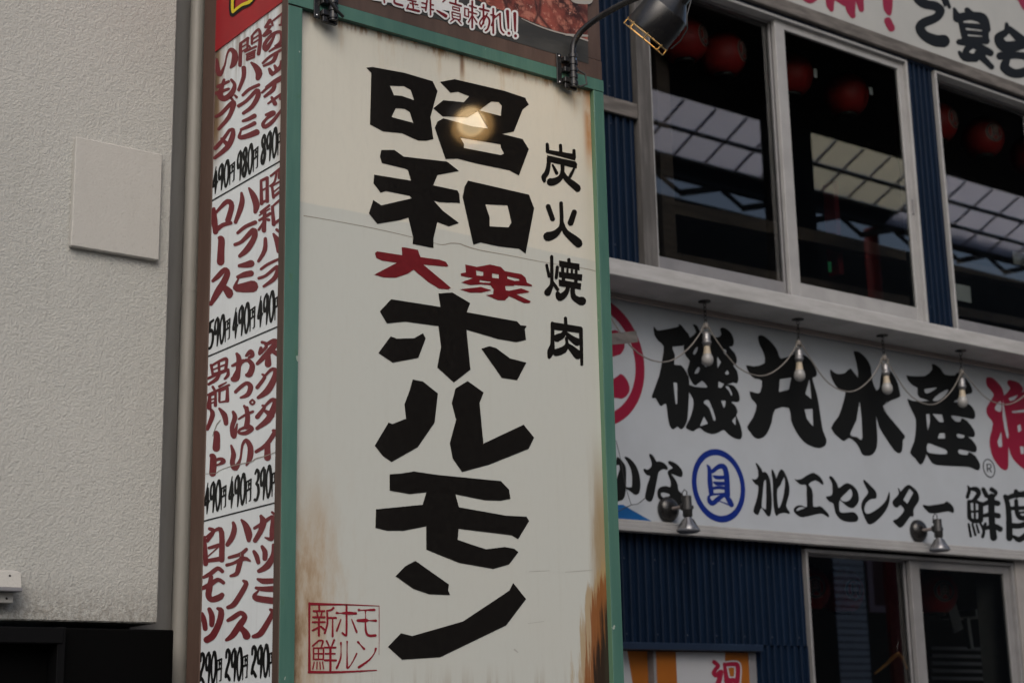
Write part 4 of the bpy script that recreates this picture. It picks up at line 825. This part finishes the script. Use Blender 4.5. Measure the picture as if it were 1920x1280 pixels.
labs = ['first hanging bulb from the tall sign, above the first brush character', 'second hanging bulb from the tall sign, above the second brush character', 'third hanging bulb from the tall sign, above the third brush character', 'fourth hanging bulb from the tall sign, above the fourth brush character']
for i, (px, py) in enumerate(((1321, 563), (1496, 599), (1654, 629), (1801, 657))):
    d = ray(px, py); t = (LBm-EYE)/d[2]; p = Vector((d[0]*t, d[1]*t, LBm)); mounts.append(p)
Ym = sum(m.y for m in mounts)/4
for i, p in enumerate(mounts):
    p.y = Ym; p.x = onY(((1321, 563), (1496, 599), (1654, 629), (1801, 657))[i][0], ((1321, 563), (1496, 599), (1654, 629), (1801, 657))[i][1], Ym).x
    if i == 0: o = pb; o.location = p; o['label'] = labs[0]
    else: dup(pb, p, (.3, -.2, .5)[i-1], labs[i]).rotation_euler.x = (.035, -.03, .045)[i-1]
dx = mounts[1].x-mounts[0].x
sup = [mounts[0]-Vector((dx, 0, 0))]+mounts+[mounts[3]+Vector((dx, 0, 0))]
spans = ['first span of grey cord sagging from behind the tall sign', 'span of grey cord between the first and second bulbs', 'span of grey cord between the second and third bulbs', 'span of grey cord between the third and fourth bulbs', 'span of grey cord right of the fourth bulb']
for i in range(5):
    a, b = sup[i]+Vector((.012, 0, -.135)), sup[i+1]+Vector((-.012, 0, -.135)); sg_ = [.235, .225, .235, .235, .16][i]
    pts = [a.lerp(b, k/16)+Vector((0, -.004*math.sin(k), -sg_*(1-(2*k/16-1)**2))) for k in range(17)]
    tag(MB().tube(pts, .0036, 7).build('light_cord', M['cord']), spans[i], 'cord', 'cord spans between the bulbs')
# ---- wall spotlights
def spotlight():
    r = thing('spotlight', 'black bracket spotlight in front of the white sign band, nearest the tall sign', 'spotlight', (0, 0, 0), 'spotlights along the bottom of the white sign band')
    MB().lathe([(0, -.045), (.030, -.044), (.056, -.030), (.066, -.012), (.066, 0), (0, 0)][::-1], 28, (0, 0, 0), (0, 1, 0)).build('wall_plate', M['blkmetal'], r, True)
    MB().tube([(0, -.04, 0), (0, -.125, .0)], .0095, 10).build('arm', simple('bracket_steel', (.22, .19, .18), .5), r, True)
    b = MB().tube([(0, -.115, 0), (0, -.128, .0)], .02, 14)
    b.lathe([(0, .052), (.022, .052), (.0235, .046), (.0235, -.012), (.026, -.014), (.026, -.02), (.0245, -.022), (.0245, -.05), (.020, -.054), (0, -.054)], 20, (0, -.15, .0))
    b.box((.022, -.158, -.012), (.038, -.142, .006), .002)
    b.build('holder', M['blkplastic'], r, True)
    MB().tube([(.004, -.145, .05), (.006, -.145, .075), (-.006, -.14, .085), (-.016, -.135, .07), (-.018, -.13, .03)], .003, 6).build('flex', M['blkplastic'], r, True)
    MB().lathe([(.018, -.055), (.024, -.066), (.042, -.092), (.055, -.112), (.057, -.118)], 24, (0, -.15, 0)).build('reflector', M['reflector'], r, True)
    MB().lathe([(.0575, -.117), (.060, -.121), (.058, -.128), (.045, -.134), (0, -.136)], 24, (0, -.15, 0)).build('lens', simple('lens_glass', (.13, .14, .16), .12), r, True)
    b = MB()
    for k in range(10):
        th = k*math.pi/5; b.tube([(math.cos(th)*.026, -.15+math.sin(th)*.026, -.064), (math.cos(th)*.0575, -.15+math.sin(th)*.0575, -.118)], .0014, 4)
    b.build('fluting', M['blkplastic'], r, True)
    return r
sp = spotlight(); p = onY(1251, 955, FA-.004); sp.location = p
p = onY(1720, 995, FA-.004); dup(sp, p, 0, 'black bracket spotlight in front of the white sign band, farther right')
# loose wires by the sign edge
def wire(pxs, y, r, name, mat, label):
    tag(MB().tube([onY(a, b, y) for a, b in (catmull([q for q in pxs], False, 4))], r, 6).build(name, mat), label, 'wire')
wire([(1155, 825), (1163, 858), (1172, 905), (1180, 935), (1184, 946)], FA-.03, .0016, 'loose_wire', M['darkcord'], 'thin black wire dangling beside the green edge of the sign')
wire([(1150, 963), (1165, 955), (1184, 946), (1196, 944), (1210, 933)], FA-.025, .0024, 'loose_wire', M['darkcord'], 'short black wire crossing the blue mountain motif')
br = MB().beam(onY(1135, 637, FA-.35), onY(1193, 631, FA-.30), .012, .055, (0, 0, 1)).build('timber_stub', M['wood']); tag(br, 'short grey timber end poking out behind the tall sign', 'timber')

# ---- lower door with orange and white stripes
box('lintel_flashing', (5.0, FA-.03, Z(.3535)), (6.117, FA+.02, Z(.389)), M['bluef'], fb, .003)
dr = thing('striped_door', 'orange and white striped door panels under the blue lintel', 'door', (5.6, FA, .13))
def dx_(px): return onY(px, 1250, FA+.03).x
DZ = Z(.351)
def strip(a, b, m, y=FA+.03): return box('door_panel', (a, y, .14), (b, y+.03, DZ), m, dr, 0)
strip(5.0, dx_(1170), M['white2']); 
MB().add([(5.1, FA+.075, .14), (dx_(1226), FA+.075, .14), (dx_(1226), FA+.075, DZ), (5.1, FA+.075, DZ)], [(0, 1, 2, 3)]).build('door_panel', M['orange'], dr)
q0 = onY(1176, 1222, FA+.074); q1 = onY(1186, 1280, FA+.074)
MB().add([(5.0, FA+.0735, .14), (q1.x+.3, FA+.0735, .14), (q1.x, FA+.0735, q1.z), (q0.x, FA+.0735, DZ), (5.0, FA+.0735, DZ)], [(0, 1, 2, 3, 4)]).build('door_stripe', M['white2'], dr)
box('door_edge', (dx_(1226), FA+.028, .14), (dx_(1231), FA+.078, DZ), M['alud'], dr)
box('door_panel', (dx_(1231)+.0005, FA+.03, .14), (dx_(1404), FA+.05, DZ-.002), M['orange'], dr, 0)
w0, w1, w2, w3 = dx_(1268), dx_(1360.5), dx_(1356), dx_(1268.5)
MB().add([(w0, FA+.0285, .14), (w2-.25, FA+.0285, .14), (w2, FA+.0285, Z(.18)), (w1, FA+.0285, DZ-.003), (w0, FA+.0285, DZ-.003)], [(0, 1, 2, 3, 4)]).build('door_stripe', M['white2'], dr)
box('door_frame', (dx_(1404)+.0005, FA+.025, .14), (dx_(1417.5), FA+.06, DZ-.001), M['alud'], dr)
Pq = fr(1160, 1190, 6.4)
G1 = ['1145,322,46 1195,365,44 1165,405,46 1142,450,50 1170,480,50 1225,440,56;1230,440,50 1200,560,60 1150,660,60', '1268,345,36 1300,555,60;1290,352,40 1390,345,50 1432,380,50 1425,560,50;1300,535,44 1430,535,44;1345,560,50 1320,700,50;1400,560,50 1420,700,50']
glyph(dr, Pq, planeY(FA+.0275), M['white2'], (), G1, name='letter_outline', grow=20)
glyph(dr, Pq, planeY(FA+.0265), M['vred'], (), G1, wm=1.1)

# ---- lanterns behind the glass
def lantern():
    r = thing('paper_lantern', 'lantern', 'lantern', (0, 0, 0), 'red paper lanterns behind the restaurant windows'); RR = .145
    prof = []
    n = 44
    for k in range(n+1):
        th = -math.pi/2+math.pi*k/n; rr = RR*math.cos(th)**.85 if math.cos(th) > 0 else 0
        rr = rr*(1+.010*(1 if k % 2 else -1)); h = RR*.98*math.sin(th)
        if abs(h) <= RR*.90: prof.append((max(rr, .03), h))
    MB().lathe(prof, 36).build('paper_shade', M['lantern'], r, True)
    for s in (-1, 1): MB().lathe([(.0, s*.126), (.058, s*.126), (.062, s*.131), (.060, s*.146), (.050, s*.148), (0, s*.148)], 24).build('rim', M['lantblack'], r, True)
    MB().tube([(0, 0, .14), (0, 0, .33)], .0015, 5).build('wire', M['darkcord'], r, True)
    def onb(u, v, off=.004):  # u right, v up, metres on the shell, centred on +X
        th = v/RR; ph = u/RR; rr = (RR+off)*math.cos(th)**.85
        return Vector((rr*math.cos(ph), rr*math.sin(ph), (RR+off)*.98*math.sin(th)))
    def put(strokes, mat, off, name, grow=0):
        V, Fs = flat_glyph([], strokes, False, grow, 2); me = bpy.data.meshes.new(name); me.from_pydata([onb(v[0]/1000, -v[1]/1000, off) for v in V], [], Fs); link(name, me, mat, r, True)
    circ = ' '.join(f'{62*math.cos(t):.1f},{62*math.sin(t):.1f},10' for t in [k*math.pi/10 for k in range(21)])
    kai = '-22,-38,8 -22,18,8;-22,-36,8 20,-40,8;20,-40,9 22,18,9;-20,-20,6 20,-20,6;-20,-3,6 20,-3,6;-24,16,7 24,14,7;-12,20,8 -30,40,9;10,20,8 32,42,10'
    put([circ, kai], M['greymark'], .0030, 'emblem_outline', 4); put([circ, kai], M['lantmark'], .0045, 'emblem')
    return r
LN = lantern()
lant = [((1282, 77), 6.4, -1.2, 'red lantern half hidden behind the black gooseneck lamp shade'), ((1355, 105), 6.4, -1.2, 'red lantern in left pane, right of the gooseneck lamp shade'), ((1481, 142), 6.4, 1.0, 'red lantern cut by the white middle stile of the first window'),
        ((1586, 180), 6.4, 1.0, 'plain looking red lantern alone in the right pane of the first window'), ((1755, 232), 6.4, -1.4, 'red lantern sliver at left edge of the far right window'), ((1843, 260), 6.4, -1.88, 'dim red lantern with ringed emblem in the far right window'), ((1932, 292), 6.4, -1.8, 'red lantern leaving the frame at the right edge'),
        ((1513, 1103), 6.9, -2.0, 'dim red lantern behind the left edge of the lower window'), ((1577, 1108), 7.00, -1.75, 'dim red lantern in the left pane of the lower window'), ((1752, 1110), 6.60, -2.0, 'dim red lantern in the right pane of the lower window')]
for i, ((px, py), y, rz, lb) in enumerate(lant):
    p = onY(px, py, y)
    if i == 0: LN.location = p; LN.rotation_euler.z = rz; LN['label'] = lb
    else: dup(LN, p, rz, lb)
# interior bits
for (px0, px1, py0, py1, y, m, nm, lb, ct) in (
    (1526, 1533, 128, 147, 6.2, 'paper', 'paper_tag', 'small pale tag left of the lone lantern in the window', 'tag'), (1630, 1637, 163, 179, 6.2, 'paper', 'paper_tag', 'small pale tag right of the lone lantern in the window', 'tag'),
    (1562, 1583, 340, 515, 7.0, 'redpole', 'red_pillar', 'dark red pillar inside the first upper window', 'pillar'), (1553, 1560, 490, 510, 6.9, 'exit', 'exit_light', 'small green and white exit light glimpsed through the window', 'sign'),
    (1788, 1822, 530, 568, 6.3, 'paper', 'paper_notice', 'white paper notice behind the far right window', 'notice'), (1899, 1925, 470, 500, 6.3, 'paper', 'paper_notice', 'white paper notice at the right edge of the photo', 'notice')):
    a, b = onY(px0, py0, y), onY(px1, py1, y); tag(box(nm, (a.x, y, b.z), (b.x, y+(.1 if m == 'redpole' else .006), a.z), M[m]), lb, ct)
tib = thing('reflected_timbers', 'brown timbers added inside the upper windows to stand for beams reflected in the glass', 'timber frame', (7, 6.8, Z(2.2)))
for (a, b, h) in (((1225, 385), (1720, 472), .085), ((1225, 480), (1720, 560), .07)):  # solid beams added indoors in place of brown beams reflected in the glass
    MB().beam(onY(*a, 6.9), onY(*b, 6.9)+Vector((2.5, 0, 0)), .08, h).build('beam', M['beamin'], tib)
box('post', (onY(1238, 300, 6.5).x, 6.5, Z(2.1)), (onY(1262, 300, 6.5).x, 6.58, Z(4.3)), M['beamin'], tib)
hg = thing('coat_hanger', 'wooden coat hanger hanging inside the lower window', 'hanger', onY(1683, 1226, 6.35))
h0 = onY(1683, 1226, 6.35)
MB().tube([onY(1640, 1262, 6.35), onY(1660, 1246, 6.35), onY(1676, 1230, 6.35), onY(1684, 1225, 6.35), onY(1692, 1233, 6.38), onY(1700, 1252, 6.40)], [.007, .010, .012, .013, .011, .008], 8).build('body', M['hanger'], hg)
MB().tube([h0, h0+Vector((0, 0, .05)), h0+Vector((.02, 0, .07)), h0+Vector((.0, 0, .09))], .002, 6).build('hook', M['steel'], hg)
tt = thing('side_table', 'white table glimpsed through the lower right pane', 'table', onY(1827, 1200, 6.9))
wm_ = simple('dull_white', (.40, .42, .40), .6)
a_, b_2 = onY(1806, 1143, 6.9), onY(1846, 1158, 6.9)
box('table_top', (a_.x, 6.8, b_2.z), (b_2.x, 7.1, a_.z), wm_, tt)
for q_ in (1845, 1812): MB().beam(onY(q_, 1158, 6.85), onY(q_+8, 1215, 6.85), .03, .03).build('leg', wm_, tt)
lf = MB().beam(onY(1778, 1118, 6.8), onY(1797, 1182, 6.8), .10, .012, (0, 1, 0)).build('hanging_cloth', wm_); tag(lf, 'pale cloth hanging behind the lower right pane', 'cloth')
bn = thing('bench', 'grey slatted bench behind the bottom of the lower right pane', 'bench', onY(1790, 1270, 7))
for k_ in range(5): MB().beam(onY(1746, 1214+k_*14, 7), onY(1850, 1216+k_*14, 7), .02, .022).build('slat', M['alud'], bn)
bp = MB().box((onY(1880, 1200, 6.3).x, 6.3, .3), (onY(1892, 1200, 6.3).x, 6.31, onY(1885, 1160, 6.3).z)).build('pale_poster', simple('pale_blue_paper', (.5, .55, .75), .6)); tag(bp, 'narrow pale blue strip inside the lower window near the grey pillar', 'poster')
tag(box('timber_column', (onY(1688, 1100, 6.5).x, 6.5, .2), (onY(1702, 1100, 6.5).x, 6.6, Z(.95)), M['beamin']), 'brown timber column inside the lower window beside the hanger', 'column')

# ================================================================== OPPOSITE SIDE (seen as reflections in the glass)
def mir(px, py, ym): p = onY(px, py, ym); return Vector((p.x, 2*FA-ym, p.z))
arc = thing('arcade_roof', 'arcade canopy of pale translucent sheets reflected in the upper windows', 'canopy', (15, -4, .1))
kz = -.45
def rp(px, py, y0=16.0, zr=None):
    d = ray(px, py); zc = zr+.45*y0   # plane: z = zc -.45*ym (above eye)
    t = zc/(d[2]+.45*d[1]); return Vector((d[0]*t, d[1]*t, d[2]*t))
db_ = ray(1335, 303); ZR = db_[2]/db_[1]*16.0
zf0 = lambda ym: ZR+.45*(16.0-ym)+EYE
YT, YB = rp(1335, 191, zr=ZR).y, rp(1335, 303, zr=ZR).y
def roof_band(xs, xe, y_b, rows, mat, colw):
    X0 = rp(xs, 303+.178*(xs-1335), zr=ZR).x; X1 = rp(xe, 303+.178*(xe-1335), zr=ZR).x
    for r in range(rows):
        ya = YT+(y_b-YT)*r/rows+.012; yb = YT+(y_b-YT)*(r+1)/rows-.012; x = X0
        while x < X1-.05:
            xb = min(x+colw, X1)
            vs = [(x+.012, 12-ya, zf0(ya)), (xb-.012, 12-ya, zf0(ya)), (xb-.012, 12-yb, zf0(yb)), (x+.012, 12-yb, zf0(yb))]
            vs += [(v[0], v[1], v[2]+.012) for v in vs]
            MB().add(vs, [(0, 1, 2, 3), (7, 6, 5, 4), (0, 4, 5, 1), (1, 5, 6, 2), (2, 6, 7, 3), (3, 7, 4, 0)]).build('roof_sheet', M[mat], arc)
            MB().beam((xb, 12-ya, zf0(ya)-.03), (xb, 12-yb, zf0(yb)-.03), .035, .02).build('rafter', M['rafter'], arc)
            x = xb
        MB().beam((X0, 12-yb-.012, zf0(yb)-.04), (X1, 12-yb-.012, zf0(yb)-.04), .04, .05).build('purlin', M['truss'], arc)
    return X0, X1, YT, y_b, zf0
A1 = roof_band(1000, 1440, YB, 2, 'sheet', .62)
A2 = roof_band(1442, 1712, YB, 2, 'sheetc', .62)
A3 = roof_band(1714, 2000, YB+.35, 3, 'sheet', .70)
yt, yb = YT, YB
def slope_piece(xa, xb, ya, yb_, lift=.0):
    vs = [(xa, 12-ya, zf0(ya)+lift), (xb, 12-ya, zf0(ya)+lift), (xb, 12-yb_, zf0(yb_)+lift), (xa, 12-yb_, zf0(yb_)+lift)]; vs += [(a, b, c+.08) for a, b, c in vs]
    MB().add(vs, [(0, 1, 2, 3), (7, 6, 5, 4), (0, 4, 5, 1), (1, 5, 6, 2), (2, 6, 7, 3), (3, 7, 4, 0)]).build('opaque_roof', M['roofdark'], arc)
#print('bands', [(round(q[0], 2), round(q[1], 2), round(q[2], 2), round(q[3], 2)) for q in (A1, A2, A3)])
slope_piece(A1[0]-6, A1[0]-.01, yt-.01, yb)
MB().box((A1[0]-6, 12-yt+.015, zf0(yt)-.02), (48, -.6, zf0(yt)+.12)).build('opaque_roof', M['roofdark'], arc)
# eave girder with an open lattice under it
ym = 16.3; zt_ = mir(1335, 303, ym).z; zb_ = mir(1335, 343, ym).z; zl = mir(1335, 370, ym).z
box('eave_girder', (A1[0]-2, 12-ym-.1, zb_), (42, 12-ym, zt_), M['roofdark'], arc)
b = MB(); x = A1[0]-1.5; k = 0
xa_, xb_ = mir(1480, 300, 14.2).x, mir(1527, 300, 14.2).x
box('dark_pier', (xa_, -2.6, .01), (xb_, -2.2, zf0(yt)-.05), M['roofdark'], arc)
while x < 40:
    b.beam((x, 12-ym, zb_), (x+.5, 12-ym, zl), .05, .05, (0, 1, 0)); b.beam((x+1.3, 12-ym, zb_), (x+.5, 12-ym, zl), .09, .09, (0, 1, 0)); x += 1.3
b.beam((A1[0]-2, 12-ym, zl+.25), (42, 12-ym, zl+.25), .06, .07)
b.build('lattice_girder', M['truss'], arc)
for x in (A1[0]-1.8, 20.0, 30.0): MB().tube([(x, 12-ym-.2, .02), (x, 12-ym-.2, zb_)], .12, 16).build('column', M['redpole'], arc)
# buildings across the street
ob = thing('opposite_building', 'dark shop building across the street, seen only as reflections', 'building', (18, -8, .1))
YO = -6.6; zo = mir(1335, 381, 12-YO).z
box('wall', (9, YO-6, .01), (45, YO, zo), M['oppwall'], ob)
for k in range(0): box('signband', (10+k*6.4, YO+.002, 2.6), (15.6+k*6.4, YO+.12, 3.3), M['beamin'], ob)
sx0, sx1 = mir(1577, 1150, 18.4).x, mir(1650, 1150, 18.4).x
st_ = MB()
for k in range(46): st_.box((sx0, YO+.005, .5+k*.12), (sx1, YO+.06, .5+k*.12+.095))
so2 = st_.build('slat_cladding', M['slat'], ob); so2['kind'] = 'stuff'
wx0, wx1_ = mir(1655, 1100, 18.4).x, mir(1692, 1100, 18.4).x
wz0 = mir(1670, 1145, 18.4).z
box('window_frame', (wx0, YO+.005, wz0), (wx1_+.1, YO+.05, wz0+1.6), M['pinkframe'], ob)
box('window_pane', (wx0+.12, YO+.051, wz0+.12), (wx1_, YO+.055, wz0+1.5), simple('dull_red_curtain', (.10, .02, .025), .6), ob)
ob2 = thing('opposite_building', 'low grey building across the street behind the camera, not in the photo', 'building', (-5, -8, .1))
box('wall', (-25, -14, .01), (5, -8, 5.0), M['concrete'], ob2)
